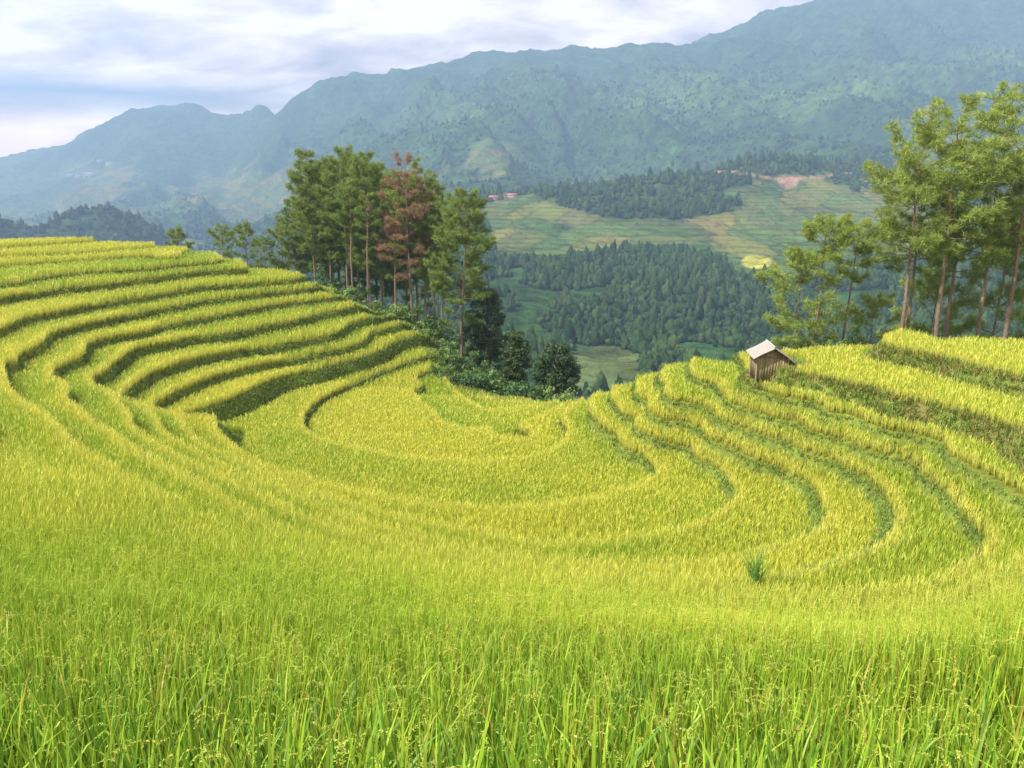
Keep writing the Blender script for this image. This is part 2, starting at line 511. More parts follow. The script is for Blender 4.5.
def ribbons(base, az, lean, length, width, curl, nseg, cb, ct, mid=.5):
    """grass-like blades: base (n,3), heading az, lean from the vertical at the root, curl added towards the tip"""
    n = len(base)
    t = np.linspace(0, 1, nseg+1)
    ang = lean[:, None] + curl[:, None]*t[None]**1.6
    ds = length[:, None]/nseg
    hx = np.sin(ang); hz = np.cos(ang)
    hor = np.concatenate([np.zeros((n, 1)), np.cumsum((hx[:, :-1]+hx[:, 1:])*.5*ds, 1)], 1)
    ver = np.concatenate([np.zeros((n, 1)), np.cumsum((hz[:, :-1]+hz[:, 1:])*.5*ds, 1)], 1)
    ca, sa = np.cos(az)[:, None], np.sin(az)[:, None]
    Cn = np.stack([base[:, 0:1]+hor*ca, base[:, 1:2]+hor*sa, base[:, 2:3]+ver], -1)
    tw = az + np.pi/2 + rng.normal(0, .5, n)
    wd = np.stack([np.cos(tw), np.sin(tw), np.zeros(n)], -1)
    prof = np.where(t < .15, .6+t/.15*.4, 1-np.clip((t-.35)/.65, 0, 1)**1.5*.94)
    off = wd[:, None]*(width[:, None]*prof[None]*.5)[..., None]
    V = np.stack([Cn-off, Cn+off], 2).reshape(n, -1, 3)
    m = 2*(nseg+1)
    q = np.array([[2*i, 2*i+1, 2*i+3, 2*i+2] for i in range(nseg)])
    Q = (np.arange(n)[:, None, None]*m + q[None]).reshape(-1, 4)
    tt = np.repeat(np.clip(t/mid*.5, 0, 1) if False else t, 2)[None, :, None]
    col = cb[:, None]*(1-tt) + ct[:, None]*tt
    return V.reshape(-1, 3), Q, col.reshape(-1, 3), Cn

def panicles(root, az, lean, length, grains, gw, colr):
    """drooping ears: an arching stalk with grain pairs hanging to both sides"""
    n = len(root)
    ns = grains
    t = np.linspace(0, 1, ns+1)
    ang = lean[:, None] + (1.9*t[None]**1.3)
    ds = length[:, None]/ns
    hor = np.concatenate([np.zeros((n, 1)), np.cumsum(np.sin(ang[:, 1:])*ds, 1)], 1)
    ver = np.concatenate([np.zeros((n, 1)), np.cumsum(np.cos(ang[:, 1:])*ds, 1)], 1)
    ca, sa = np.cos(az)[:, None], np.sin(az)[:, None]
    Pn = np.stack([root[:, 0:1]+hor*ca, root[:, 1:2]+hor*sa, root[:, 2:3]+ver], -1)
    Vs, Qs, Cs, nv = [], [], [], 0
    for i in range(1, ns+1):
        for sgn in (-1, 1):
            p = Pn[:, i] if i < ns else Pn[:, ns]
            d = Pn[:, i]-Pn[:, i-1]; d = d/(np.linalg.norm(d, axis=1)[:, None]+1e-9)
            side = np.stack([-np.sin(az), np.cos(az), np.zeros(n)], -1)*sgn
            ax = d*.75 + side*.5 + np.array([0, 0, -.35]) + rng.normal(0, .22, (n, 3))
            ax /= np.linalg.norm(ax, axis=1)[:, None]
            wv = np.cross(ax, rng.normal(0, 1, (n, 3))); wv /= np.linalg.norm(wv, axis=1)[:, None]+1e-9
            L = gw*3.1; W = gw*.48
            q = np.stack([p, p+ax*L*.5+wv*W, p+ax*L, p+ax*L*.5-wv*W], 1)
            Vs.append(q.reshape(-1, 3)); Qs.append(np.arange(4*n).reshape(n, 4)+nv); nv += 4*n
            Cs.append(np.repeat(colr*rng.uniform(.8, 1.15, (n, 1)), 4, 0))
    return np.concatenate(Vs), np.concatenate(Qs), np.concatenate(Cs)

G_DARK = np.array([.04, .13, .010]); G_LIME = np.array([.32, .52, .04])
Y_LIME = np.array([.47, .63, .05]); Y_GOLD = np.array([.67, .71, .085]); STRAW = np.array([.52, .38, .07])

def ripeness_and_light(x, y, k, H=None):
    """0 green .. 1 golden"""
    d = np.hypot(x, y)
    de = d*np.interp(x/np.maximum(y, 1), [-.7, -.35, 0, .5], [.68, .8, .95, 1.1])
    r = np.interp(de, [2, 6, 10, 16, 22, 30, 100], [.12, .24, .44, .60, .73, .83, .86])
    hk = np.array([.9,.85,.8,.45,.42,.72,.62,.66,.58,.64,.60,.92,.66,.92,.64,.6])
    far = sstep(20, 28, de)
    r = r*(1-far) + hk[np.clip(k, 0, 15)]*far
    right = sstep(4, 8, x)*sstep(18, 24, y)
    hr = np.array([.7,.7,.7,.7,  .74,.72,.58,.54,.55,.90,.86,.68,.7,.7,.7,.7])
    r = r*(1-right) + hr[np.clip(k, 0, 15)]*right
    r = r + fbm(x*.22, y*.22, 3, 33)*.22 + fbm(x*1.1, y*1.1, 2, 35)*.12
    if H is not None:      # sunlight on the outer rows, painted in as a riper tone
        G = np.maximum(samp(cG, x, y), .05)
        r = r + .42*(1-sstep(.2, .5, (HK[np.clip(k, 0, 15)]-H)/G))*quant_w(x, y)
        # shade below the upper lip, painted in as greener first rows
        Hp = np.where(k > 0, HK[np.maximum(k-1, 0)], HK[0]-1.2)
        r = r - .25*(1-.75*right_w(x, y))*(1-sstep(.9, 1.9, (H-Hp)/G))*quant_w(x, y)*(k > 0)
    return np.clip(r, 0, 1)

def crop_points(y0, y1, sp):
    x, y = scatter(GX0+2, GX1-2, y0, y1, sp)
    a = np.abs(x) < .86*np.maximum(y, 0)+5.0
    x, y = x[a], y[a]
    s = samp(cS, x, y)
    H, d, k, bw, z, w = terrace(x, y)
    keep = (s < -.15) & ~((d < bw) & (w > .35))
    # path the viewpoint stands on
    keep &= ~(y < 1.35)
    # clearing round the hut
    hx, hy = HUT[0], HUT[1]
    keep &= ((x-hx-.15)/1.75)**2 + ((y-hy-.2)/1.9)**2 > 1
    x, y, z, k = x[keep], y[keep], z[keep], k[keep]
    X = np.c_[x, y, z]
    u, v, dp = project(X+np.array([0, 0, RICE_H]))
    mg = 150+3600/np.maximum(dp, 1.5)
    vis = (u > -mg) & (u < 1024+mg) & (v < 930+.35*mg) & (dp > .3)
    return X[vis], k[vis], H[keep][vis]


def region(X, H):
    x, y = X[:, 0], X[:, 1]
    yb = np.interp(x, [-40, -22, -12, 0, 10, 16, 30], [38, 36, 33, 27, 23, 19.5, 17.5])
    r = np.where(x < 0, 1, 3)
    r = np.where(H > 13.8, 2, r)
    r = np.where(y < yb, 0, r)
    return r

buf = {i: dict(V=[], Q=[], C=[], n=0) for i in range(4)}
def put(reg, V, Q, col, per_v, per_q):
    """split ribbon output by the region of its owner"""
    nb = len(reg)
    V = V.reshape(nb, per_v, 3); col = col.reshape(nb, per_v, 3); q0 = (Q.reshape(nb, per_q, 4) - (np.arange(nb)*per_v)[:, None, None])
    for i in range(4):
        m = reg == i
        if not m.any(): continue
        c = int(m.sum()); b = buf[i]
        b['V'].append(V[m].reshape(-1, 3)); b['C'].append(col[m].reshape(-1, 3))
        b['Q'].append((q0[m] + (np.arange(c)*per_v)[:, None, None] + b['n']).reshape(-1, 4))
        b['n'] += c*per_v

def grow(y0, y1, sp, nb, nseg, wmin, npan, grains, near):
    X, k, H = crop_points(y0, y1, sp)
    reg = region(X, H)
    N = len(X)
    rp = ripeness_and_light(X[:, 0], X[:, 1], k, H)
    dist = np.linalg.norm(X-np.array([0, 0, ZC]), axis=1)
    hill_h = crop_h(X[:, 0], X[:, 1])*(1 + fbm(X[:, 0]*.5, X[:, 1]*.5, 3, 44)*(.12 if near else .05) + rng.normal(0, .035 if near else .02, N))
    G_ = np.maximum(samp(cG, X[:, 0], X[:, 1]), .05)
    hill_h = hill_h*(1 + .04*(1-sstep(.2, .5, (HK[k]-H)/G_))*quant_w(X[:, 0], X[:, 1]))
    # leaves
    i = np.repeat(np.arange(N), nb); n = len(i)
    az = rng.uniform(0, 2*np.pi, n)
    lean = np.abs(rng.normal(.09, .08, n))
    curl = np.where(rng.random(n) < .16, rng.uniform(.7, 1.7, n), rng.uniform(.03, .4, n))
    ln = hill_h[i]*(rng.uniform(.60, 1.30, n) if near else rng.uniform(.86, 1.06, n))
    nearness = 1-sstep(4, 19, dist[i])
    spread = sp*.30
    rr = np.sqrt(rng.random(n))*spread
    base = X[i] + np.c_[rr*np.cos(az), rr*np.sin(az), np.zeros(n)]
    if near:  # drawn from higher up the stem: what stands below is hidden in the crop
        cut = rng.uniform(.0, .12, n)
        base[:, 2] += cut; ln = ln-cut
    wd = np.maximum(rng.uniform(.009, .017, n)*(1+.85*nearness), wmin*dist[i]/F*rng.uniform(.7, 1.3, n))
    q = np.clip(rp[i] + rng.normal(0, .14 if near else .08, n), 0, 1)[:, None]
    tip = np.where(q < .5, G_LIME*(1-q*2)+Y_LIME*q*2, Y_LIME*(2-q*2)+Y_GOLD*(q*2-1))
    root = G_DARK*(1-q) + np.array([.33, .34, .025])*q  # greener roots, kept dark so shade between plants is in the colour
    tip = tip*(1 + rng.uniform(-.55, .22, (n, 1))*(.22+.78*nearness[:, None]))
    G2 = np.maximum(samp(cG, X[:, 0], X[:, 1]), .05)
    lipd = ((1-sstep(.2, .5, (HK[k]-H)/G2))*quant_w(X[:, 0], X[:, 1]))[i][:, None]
    tip = tip*(1-lipd*.7) + np.array([.84, .80, .20])*lipd*.7  # sunlit line of the lip painted on as paler tips
    dry = rng.random(n) < (.06 if near else .03)
    tip[dry] = STRAW
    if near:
        gap_dark = rng.random(n) < .30*nearness          # some leaves deep green, darkened to paint shade into the gaps
        tip[gap_dark] = tip[gap_dark]*np.array([.35, .55, .5])
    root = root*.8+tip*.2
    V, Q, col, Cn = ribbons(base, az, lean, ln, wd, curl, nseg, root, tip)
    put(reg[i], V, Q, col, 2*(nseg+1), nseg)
    # ears
    if npan:
        pn = rng.poisson(npan*np.clip(.35+rp, .3, 1.3))
        i = np.repeat(np.arange(N), pn); n = len(i)
        az = rng.uniform(0, 2*np.pi, n)
        rt = X[i] + np.c_[rng.normal(0, sp*.25, (n, 2)), hill_h[i]*rng.uniform(.84, 1.02, n)]
        q = np.clip(rp[i]+rng.normal(.1, .2, n), 0, 1)[:, None]
        pc = np.array([.46, .56, .09])*(1-q) + np.array([.72, .68, .10])*q
        if grains >= 4:
            V, Q, col = panicles(rt, az, rng.uniform(.1, .7, n), rng.uniform(.15, .24, n), grains,   .0062 if grains > 8 else .0075, pc)
            # reorder quads so each ear is contiguous
            ng = grains*2
            V = V.reshape(ng, n, 4, 3).transpose(1, 0, 2, 3).reshape(-1, 3)
            col = col.reshape(ng, n, 4, 3).transpose(1, 0, 2, 3).reshape(-1, 3)
            Q = np.arange(n*ng*4).reshape(-1, 4)
            put(reg[i], V, Q, col, ng*4, ng)
        else:
            w = np.maximum(.012, .45*dist[i]/F)
            V, Q, col, _ = ribbons(rt-np.array([0, 0, .05]), az, np.abs(rng.normal(.0, .28, n)), rng.uniform(.16, .26, n), w, rng.uniform(.2, .9, n), 2, pc, pc)
            put(reg[i], V, Q, col, 6, 2)

grow(1.2, 13.0, .21, 12, 5, .4, 1.25, 15, True)
grow(13.0, 18.0, .195, 13, 3, .6, 1.8, 8, False)
grow(18.0, 31.0, .165, 11, 2, .5, 2.6, 0, False)
grow(31.0, 60.0, .15, 9, 2, .5, 2.2, 0, False)
grow(60.0, 112.0, .26, 8, 1, 1.0, 1.5, 0, False)
NAMES = ['green rice with lime leaves and drooping ears filling the near slope',
         'yellow green rice standing on the stepped terraces of the left hillside',
         'golden rice on the bowl floor between the two terraced slopes',
         'rice strips curving down the right bank below the wooden hut']
for i in range(4):
    b = buf[i]
    me = np_mesh('rice_crop', np.concatenate(b['V']), [np.concatenate(b['Q'])], np.concatenate(b['C']))
    tag(link('rice_crop', me, M_RICE), NAMES[i], 'rice', 'fields of ripening rice', 'stuff')

# ------------------------------------------------------------------ grass and weeds on the banks
def weeds():
    x, y = scatter(GX0+2, GX1-2, 15, 100, .13)
    a = np.abs(x) < .80*np.maximum(y, 0)+1
    x, y = x[a], y[a]
    H, d, k, bw, z, w = terrace(x, y); s = samp(cS, x, y)
    inb = (d < bw*1.02) & (w > .5) & (s < -.1) & (k > 0)
    hutw = (((x-HUT[0]-.1)/1.9)**2 + ((y-HUT[1])/1.7)**2 < 1) & ~((np.abs(x-HUT[0]) < .8) & (np.abs(y-HUT[1]-.2) < .7))
    bare = (fbm(x*.35, y*.35, 3, 21)*2.2+.25 > .95) & (x > 9) & ((k == 5) | (k == 6)) & (rng.random(len(x)) < .8)
    inb &= ~bare
    rim = (s > -.1) & (s < 4.5)
    keep = inb | hutw | (rim & (rng.random(len(x)) < .55))
    x, y, z, k, rim = x[keep], y[keep], z[keep], k[keep], rim[keep]
    z = ground_z(x, y)
    nb = 7
    N = len(x); i = np.repeat(np.arange(N), nb); n = len(i)
    dist = np.hypot(x, y)
    az = rng.uniform(0, 2*np.pi, n)
    hgt = np.where(rim, .35+.3*vnoise(x*.7, y*.7, 3), .14+.16*vnoise(x*1.3, y*1.3, 8) + .16*((x > 10) & ((k == 5) | (k == 6))) - .06*((x > 5) & (k >= 7)))
    base = np.c_[x, y, z][i] + np.c_[rng.normal(0, .05, (n, 2)), np.zeros(n)]
    ln = hgt[i]*rng.uniform(.6, 1.3, n)
    wd = np.maximum(rng.uniform(.012, .03, n), .9*dist[i]/F)
    q = np.clip(.45 + fbm(x*.6, y*.6, 3, 51)*.7 + .25*rng.normal(0, 1, N), 0, 1)[i][:, None]
    dk = np.array([.15, .24, .035]); lt = np.array([.34, .48, .08]); st = np.array([.44, .34, .12])
    tip = dk*(1-q)+lt*q
    dry = (rng.random(n) < .10+.25*((x[i] > 10) & ((k[i] == 5) | (k[i] == 6))))
    tip[rim[i]] = tip[rim[i]]*np.array([1.25, 1.15, 1.0])
    tip[dry] = st
    V, Q, col, _ = ribbons(base, az, np.abs(rng.normal(.35, .3, n)), ln, wd, rng.uniform(.1, 1.3, n), 2, tip*.8, tip)
    me = np_mesh('bank_grass', V, [Q], col)
    tag(link('bank_grass', me, M_GRASS), 'short green grass and weeds on the terrace banks and field rim', 'grass', kind='stuff')
weeds()

# ------------------------------------------------------------------ trees
def unit(v): return v/(np.linalg.norm(v)+1e-9)

def tufts(cent, dirs, n_needle, length, width, cols, up=.25):
    """needle tufts: thin blades radiating from each centre"""
    m = len(cent)
    i = np.repeat(np.arange(m), n_needle); n = len(i)
    d = rng.normal(0, 1, (n, 3)); d /= np.linalg.norm(d, axis=1)[:, None]
    d = d*.85 + dirs[i]*.55 + np.array([0, 0, up])
    d /= np.linalg.norm(d, axis=1)[:, None]
    L = length*rng.uniform(.6, 1.2, n)[:, None]
    w = np.cross(d, rng.normal(0, 1, (n, 3))); w /= np.linalg.norm(w, axis=1)[:, None]+1e-9
    b = cent[i] + rng.normal(0, .06, (n, 3))
    V = np.stack([b-w*width*.5, b+w*width*.5, b+d*L], 1).reshape(-1, 3)
    T = np.arange(3*n).reshape(n, 3)
    c = np.repeat(cols[i]*rng.uniform(.75, 1.25, (n, 1)), 3, 0)
    return V, T, c

def pine_meshes(h, crown0, spread, lean=0.0, dens=1.0, dead=0.0, tone=0.0, r0=None, fork=False):
    """returns (trunk mesh, crown mesh): clear red-brown trunk, limbs, and needle tufts grouped in plates"""
    tr, cr = MB(), MB()
    r0 = r0 or .0068*h+.03
    nseg = 14
    t = np.linspace(0, 1, nseg+1)
    wob = np.c_[np.cumsum(rng.normal(0, .008, nseg+1))*h*.3, np.cumsum(rng.normal(0, .008, nseg+1))*h*.3]
    wob -= wob[0]
    la = rng.uniform(-.5, .5)
    ax = np.c_[lean*h*t**1.2 + wob[:, 0], la*abs(lean)*h*t*.5 + wob[:, 1], h*t - .5*(1-t)]
    rad = r0*(1-t)**.85 + .02
    rad[0] *= 1.25
    bark = np.array([.23, .165, .125]); barkhi = np.array([.30, .21, .15])
    tr.tube(ax, rad, 8, np.repeat(bark*(1-t[:, None])+barkhi*t[:, None], 8, 0))
    def axp(q): return np.array([np.interp(q, t, ax[:, j]) for j in range(3)])
    cents, dirs, cc = [], [], []
    ga = np.array([.13, .21, .045]); gb = np.array([.33, .41, .085]); br = np.array([.34, .215, .125])
    nb = int(26*dens*(1-crown0)/.5)+7
    qs = np.sort(crown0 + (1-crown0)*rng.random(nb)**.9)
    azi = rng.uniform(0, 6.28)
    for q in qs:
        azi += 2.4 + rng.normal(0, .5)
        f = (q-crown0)/(1-crown0)
        L = spread*(math.sin(math.pi*min(1, .20+.74*f))**.8)*rng.uniform(.55, 1.15) + .25
        if f < .15: L *= rng.uniform(.5, 1)
        p0 = axp(q)
        el = -.15 + .75*f + rng.normal(0, .13)
        hd = np.array([math.cos(azi)*math.cos(el), math.sin(azi)*math.cos(el), math.sin(el)])
        s = np.linspace(0, 1, 6)[:, None]
        bend = np.array([0, 0, 1.])*(.28*L*s**2) + rng.normal(0, .05*L, 3)*s
        bp = p0 + hd*L*s + bend
        tr.tube(bp, np.linspace(max(.018, r0*.26*(1-f*.6)), .012, 6), 4, bark*.9)
        isdead = rng.random() < dead
        # twigs
        ntw = int(4 + L*3.2*dens)
        for w in range(ntw):
            sw = .30 + .70*rng.random()**.7
            pb = np.array([np.interp(sw, s[:, 0], bp[:, j]) for j in range(3)])
            ta = azi + rng.choice([-1, 1])*rng.uniform(.2, 1.25)
            tl = L*.34*rng.uniform(.5, 1.2)*(1.15-.5*sw)+.12
            td = unit(np.array([math.cos(ta), math.sin(ta), .28+rng.normal(0, .2)]))
            pe = pb + td*tl
            if w % 2 == 0: tr.tube(np.array([pb, (pb+pe)/2+[0, 0, .03], pe]), [.012, .009, .006], 3, bark*.8)
            nt = 2 + int(tl*4)
            if isdead and rng.random() < .15: continue
            for qn in range(nt):
                g = .35 + .65*(qn+rng.random())/nt
                cents.append(pb + td*tl*g + rng.normal(0, .10, 3)*[1, 1, .6]); dirs.append(td)
                m = np.clip(.5+tone+rng.normal(0, .3)+.2*(f-.4), 0, 1)
                cc.append(br*rng.uniform(.8, 1.25) if isdead else ga*(1-m)+gb*m)
    # leader
    for qn in range(14):
        cents.append(axp(1-.10*rng.random()) + rng.normal(0, .16, 3)); dirs.append(np.array([0, 0, 1.]))
        cc.append(br if dead > .5 else gb)
    V, T, c = tufts(np.array(cents), np.array(dirs), 14, .34, .036, np.array(cc))
    cr.add(V, None, T, c)
    return tr.mesh('pine_trunk', True), cr.mesh('pine_crown')

def leaf_cloud(mb, cents, rads, per, size, ca, cb, flat=.75, tone=0.0):
    for c, r in zip(cents, rads):
        n = int(per*rng.uniform(.7, 1.3)*(r*r)/.25)+12
        d = rng.normal(0, 1, (n, 3)); d /= np.linalg.norm(d, axis=1)[:, None]
        p = c + d*(r*rng.uniform(.45, 1.08, n)[:, None])*[1, 1, flat]
        nrm = d + rng.normal(0, .55, (n, 3)) + [0, 0, .35]; nrm /= np.linalg.norm(nrm, axis=1)[:, None]
        a = np.cross(nrm, rng.normal(0, 1, (n, 3))); a /= np.linalg.norm(a, axis=1)[:, None]+1e-9
        b = np.cross(nrm, a)
        s = size*rng.uniform(.6, 1.3, n)[:, None]
        V = np.stack([p-a*s*.9, p+b*s*.42, p+a*s*.9, p-b*s*.42], 1).reshape(-1, 3)
        m = np.clip(.45 + tone + rng.normal(0, .22) + rng.normal(0, .2, (n, 1)), 0, 1)
        mb.add(V, np.arange(4*n).reshape(n, 4), None, np.repeat(ca*(1-m)+cb*m, 4, 0))

def broadleaf_meshes(h, w, ca, cb, size=.2, trunk=.25, per=80):
    tr, cr = MB(), MB()
    z0 = h*trunk
    bark = np.array([.13, .10, .075])
    top = np.array([rng.normal(0, .1)*w, rng.normal(0, .1)*w, h*.8])
    s = np.linspace(0, 1, 8)[:, None]
    ax = np.array([0, 0, -.4])*(1-s) + top*s + np.c_[np.sin(s*4)*.06*w, np.cos(s*3)*.05*w-.05*w, s*0]
    tr.tube(ax, np.linspace(.02*h+.05, .03, 8), 7, bark)
    cents, rads = [], []
    nl = int(34 + 7*h)
    for i in range(nl):
        f = rng.random()
        zc = z0 + (h*.93-z0)*f
        rr = w*.5*math.sin(math.pi*(.16+.78*f))**.65*rng.uniform(.35, 1.0)
        a = i*2.4+rng.normal(0, .4)
        c = np.array([math.cos(a)*rr, math.sin(a)*rr, zc])
        q = .25+.6*f
        p0 = np.array([np.interp(q, s[:, 0], ax[:, j]) for j in range(3)])
        tr.tube(np.array([p0, (p0+c)/2+[0, 0, -.08*rr], c]), [.03+.008*h*(1-f), .02+.003*h, .012], 4, bark)
        cents.append(c); rads.append(rng.uniform(.30, .62)*(.5+w*.14))
    leaf_cloud(cr, cents, rads, per, size, ca, cb)
    return tr.mesh('broadleaf_trunk', True), cr.mesh('broadleaf_crown')

def shrub_meshes(w, h, ca, cb, size=.12, per=60):
    st, fo = MB(), MB()
    cents, rads = [], []
    for i in range(15):
        a = rng.uniform(0, 6.28); rr = w*.5*math.sqrt(rng.random())*.8
        c = np.array([math.cos(a)*rr, math.sin(a)*rr, h*rng.uniform(.15, .85)*(1-.5*(2*rr/w)**2)])
        st.tube(np.array([[c[0]*.2, c[1]*.2, -.3], [c[0]*.6, c[1]*.6, c[2]*.5], c]), [.03, .02, .008], 4, (.12, .10, .06))
        cents.append(c); rads.append(rng.uniform(.22, .42)*(.4+.25*w))
    leaf_cloud(fo, cents, rads, per, size, ca, cb)
    return st.mesh('shrub_stems', True), fo.mesh('shrub_foliage')

def place(kind, names, meshes, mats, loc, rz, sc, label, cat, group):
    r = empty(kind, loc, rz)
    r.scale = (sc[0], sc[0], sc[1])
    for nm, me, mt in zip(names, meshes, mats): link(nm, me, mt, r)
    return tag(r, label, cat, group)

def spot(u, y, v=330):
    """foot of a plant whose stem passes the pixel (u, v) at that forward distance; z from the ground"""
    x = at_dist(u, v, y)[0]
    return np.array([x, y, ground_z(x, y)[0]])

def top_h(p, vtop):
    return (ZC - p[1]*float(slope_of(vtop))) - p[2]

PV = {  # pine kinds: meshes made once at unit size and shared by the copies
 'tall':  [pine_meshes(18, .36, 2.5, lean=l, dens=2.0, tone=-.06) for l in (.0, .015, -.01)],
 'slim':  [pine_meshes(18, .38, 2.2, lean=l, dens=1.7, tone=-.12) for l in (.01, -.02)],
 'bare':  [pine_meshes(18, .62, 1.7, lean=.02, dens=.9, tone=-.12)],
 'dead':  [pine_meshes(18, .36, 2.8, lean=.0, dens=1.4, dead=.82), pine_meshes(18, .38, 2.5, lean=.01, dens=1.2, dead=.7)],
 'full':  [pine_meshes(18, .22, 3.4, lean=.05, dens=1.9, tone=-.1)],
 'open':  [pine_meshes(14, .47, 2.8, lean=-.01, dens=.95, tone=.35), pine_meshes(14, .54, 2.5, lean=-.015, dens=.92, tone=.3), pine_meshes(14, .52, 3.2, lean=-.03, dens=.98, tone=.35)],
 'umbrella': [pine_meshes(14, .62, 2.5, lean=.0, dens=1.25, tone=.3), pine_meshes(14, .62, 2.4, lean=.02, dens=1.25, tone=.25)],
 'tip':  [pine_meshes(12, .30, 2.0, lean=0, dens=1.0, tone=.05), pine_meshes(12, .30, 1.6, lean=.01, dens=1.0, tone=0)],
 'low':   [pine_meshes(7, .25, 2.2, lean=-.02, dens=.8, tone=.25), pine_meshes(7, .35, 1.8, lean=.05, dens=.7, tone=.2)],
}
BASE_H = {'tall': 18, 'slim': 18, 'bare': 18, 'dead': 18, 'full': 18, 'open': 14, 'low': 7, 'umbrella': 14, 'tip': 12}
cnt = {}
def pine(kind, u, y, vtop, label, group, wide=None, rz=None):
    p = spot(u, y)
    h = top_h(p, vtop+4)*.965
    i = cnt.get(kind, 0); cnt[kind] = i+1
    me = PV[kind][i % len(PV[kind])]
    s = h/BASE_H[kind]
    if wide is None: wide = {'low': min(1, 1.15/s), 'tip': min(1, 1.0/s)}.get(kind, 1)
    return place('pine_tree', ('trunk', 'crown'), me, (M_BARK, M_NEEDLE), p, (rng.uniform(-.5, .5) if rz is None else rz), (s*wide, s), label, 'pine tree', group)

GL = 'pines of the grove on the left hillside'
GR = 'pines standing behind the right terrace'
DENSE = 'green pine packed among others inside the dense grove left of the rusty pines'
for a in [
 ('tall', 319, 92, 147, 'tall pine with ragged plates at the left end of the dense grove'),
 ('tall', 350, 90, 144, 'highest broad green crown of the dense grove, just right of its left end pine'),
 ('tall', 372, 88, 149, 'broad green pine directly left of the rusty brown pine crown'),
 ('slim', 334, 98, 152, DENSE), ('slim', 362, 97, 150, DENSE), ('slim', 384, 95, 158, DENSE), ('slim', 343, 103, 158, DENSE),
 ('bare', 355, 86, 172, 'thin green pine with bare lower trunk standing before the dense grove'),
 ('bare', 370, 84, 185, 'shorter thin pine with long bare trunk in front of the grove middle'),
 ('dead', 413, 84, 153, 'tallest rusty brown dying pine in the middle of the grove'),
 ('dead', 397, 85, 172, 'smaller rusty dying pine left of the tallest rusty one'),
 ('slim', 427, 87, 162, 'green pine rising just right behind the tallest rusty pine'),
 ('slim', 436, 85, 176, 'slim pine with bare trunk between the rusty pines and the leaning pine'),
 ('bare', 443, 83, 190, 'leaning thin dark pine left of the full crowned pine'),
 ('full', 461, 78, 187, 'full crowned pine leaning over the dark broadleaf tree, right end of the grove'),
 ('tall', 327, 100, 160, DENSE), ('tall', 348, 106, 156, DENSE), ('tall', 379, 104, 160, DENSE), ('slim', 395, 101, 166, DENSE), ('slim', 420, 99, 170, DENSE),
 ('slim', 408, 98, 165, 'dark green pine hidden behind the rusty brown crowns'),
 ('tall', 303, 104, 196, 'small pine with low crown beside the left end of the grove'),
 ('tip', 287, 100, 221, 'small pine with reddish trunk on the ridge left of the grove'),
 ('tip', 253, 104, 217, 'rounded small pine on the ridge, third tip left of the grove'),
 ('tip', 229, 106, 221, 'narrow small pine tip on the ridge left of the rounded one'),
 ('tip', 187, 108, 222, 'lone pine tip peeking over the yellow hilltop, far from the grove'),
 ('tip', 270, 98, 232, 'lowest small pine on the ridge between the rounded pine and reddish trunk pine'),
]:
    kind, u, y, vt, lab = a
    pine(kind, u, y, vt, lab, GL)
for a in [
 ('umbrella', 816, 47, 212, 'pine with straight bare trunk beside the hut, left one of the lower pair'),
 ('umbrella', 844, 48, 217, 'pine leaning right, right one of the lower pair behind the hut'),
 ('low', 797, 47.5, 254, 'low spreading pine directly behind the hut roof'),
 ('open', 902, 46.5, 120, 'tall pine with wide airy crown, left one of the tall group'),
 ('open', 909, 49, 165, 'second thin stem leaning behind the left tall pine'),
 ('open', 939, 46, 107, 'tallest leaning pine with pale pink trunk at the terrace corner'),
 ('open', 946, 49, 140, 'thin pine crossing behind the tallest leaning pine'),
 ('open', 979, 47, 145, 'dark trunked pine between the leaning pine and the frame edge pine'),
 ('low', 992, 50, 215, 'short pine under the crowns of the right tall group'),
 ('open', 1008, 46, 92, 'tall pine at the right edge with its crown reaching highest'),
 ('open', 1040, 50, 110, 'pine mostly cut off by the right edge of the view'),
 ('low', 872, 49, 296, 'low bushy pine filling the gap left of the tall group'),
 ('low', 925, 52, 270, 'low pine in the gap behind the tallest leaning pine'),
]:
    kind, u, y, vt, lab = a
    pine(kind, u, y, vt, lab, GR)

DKA, DKB = np.array([.03, .065, .02]), np.array([.085, .14, .04])
MDA, MDB = np.array([.05, .10, .022]), np.array([.14, .22, .045])
LTA, LTB = np.array([.10, .17, .04]), np.array([.24, .32, .09])
def bleaf(u, y, vtop, w, ca, cb, label, trunk=.2, size=.16):
    p = spot(u, y); h = top_h(p, vtop)
    me = broadleaf_meshes(h, w, ca, cb, size, trunk)
    place('broadleaf_tree', ('trunk', 'crown'), me, (M_BARK, M_LEAF), p, 0, (1, 1), label, 'tree', 'broadleaf trees at the edge of the bowl')
bleaf(486, 80, 284, 5.2, DKA, DKB, 'dark dense broadleaf tree under the leaning full crowned pine', .1)
bleaf(516, 74, 326, 3.2, MDA*.7, MDB*.6, 'small loose grey green tree between two dark broadleaf trees', .3)
bleaf(557, 68, 342, 4.6, DKA, DKB, 'dark rounded broadleaf tree at the lip of the bowl, right of all others', .12)

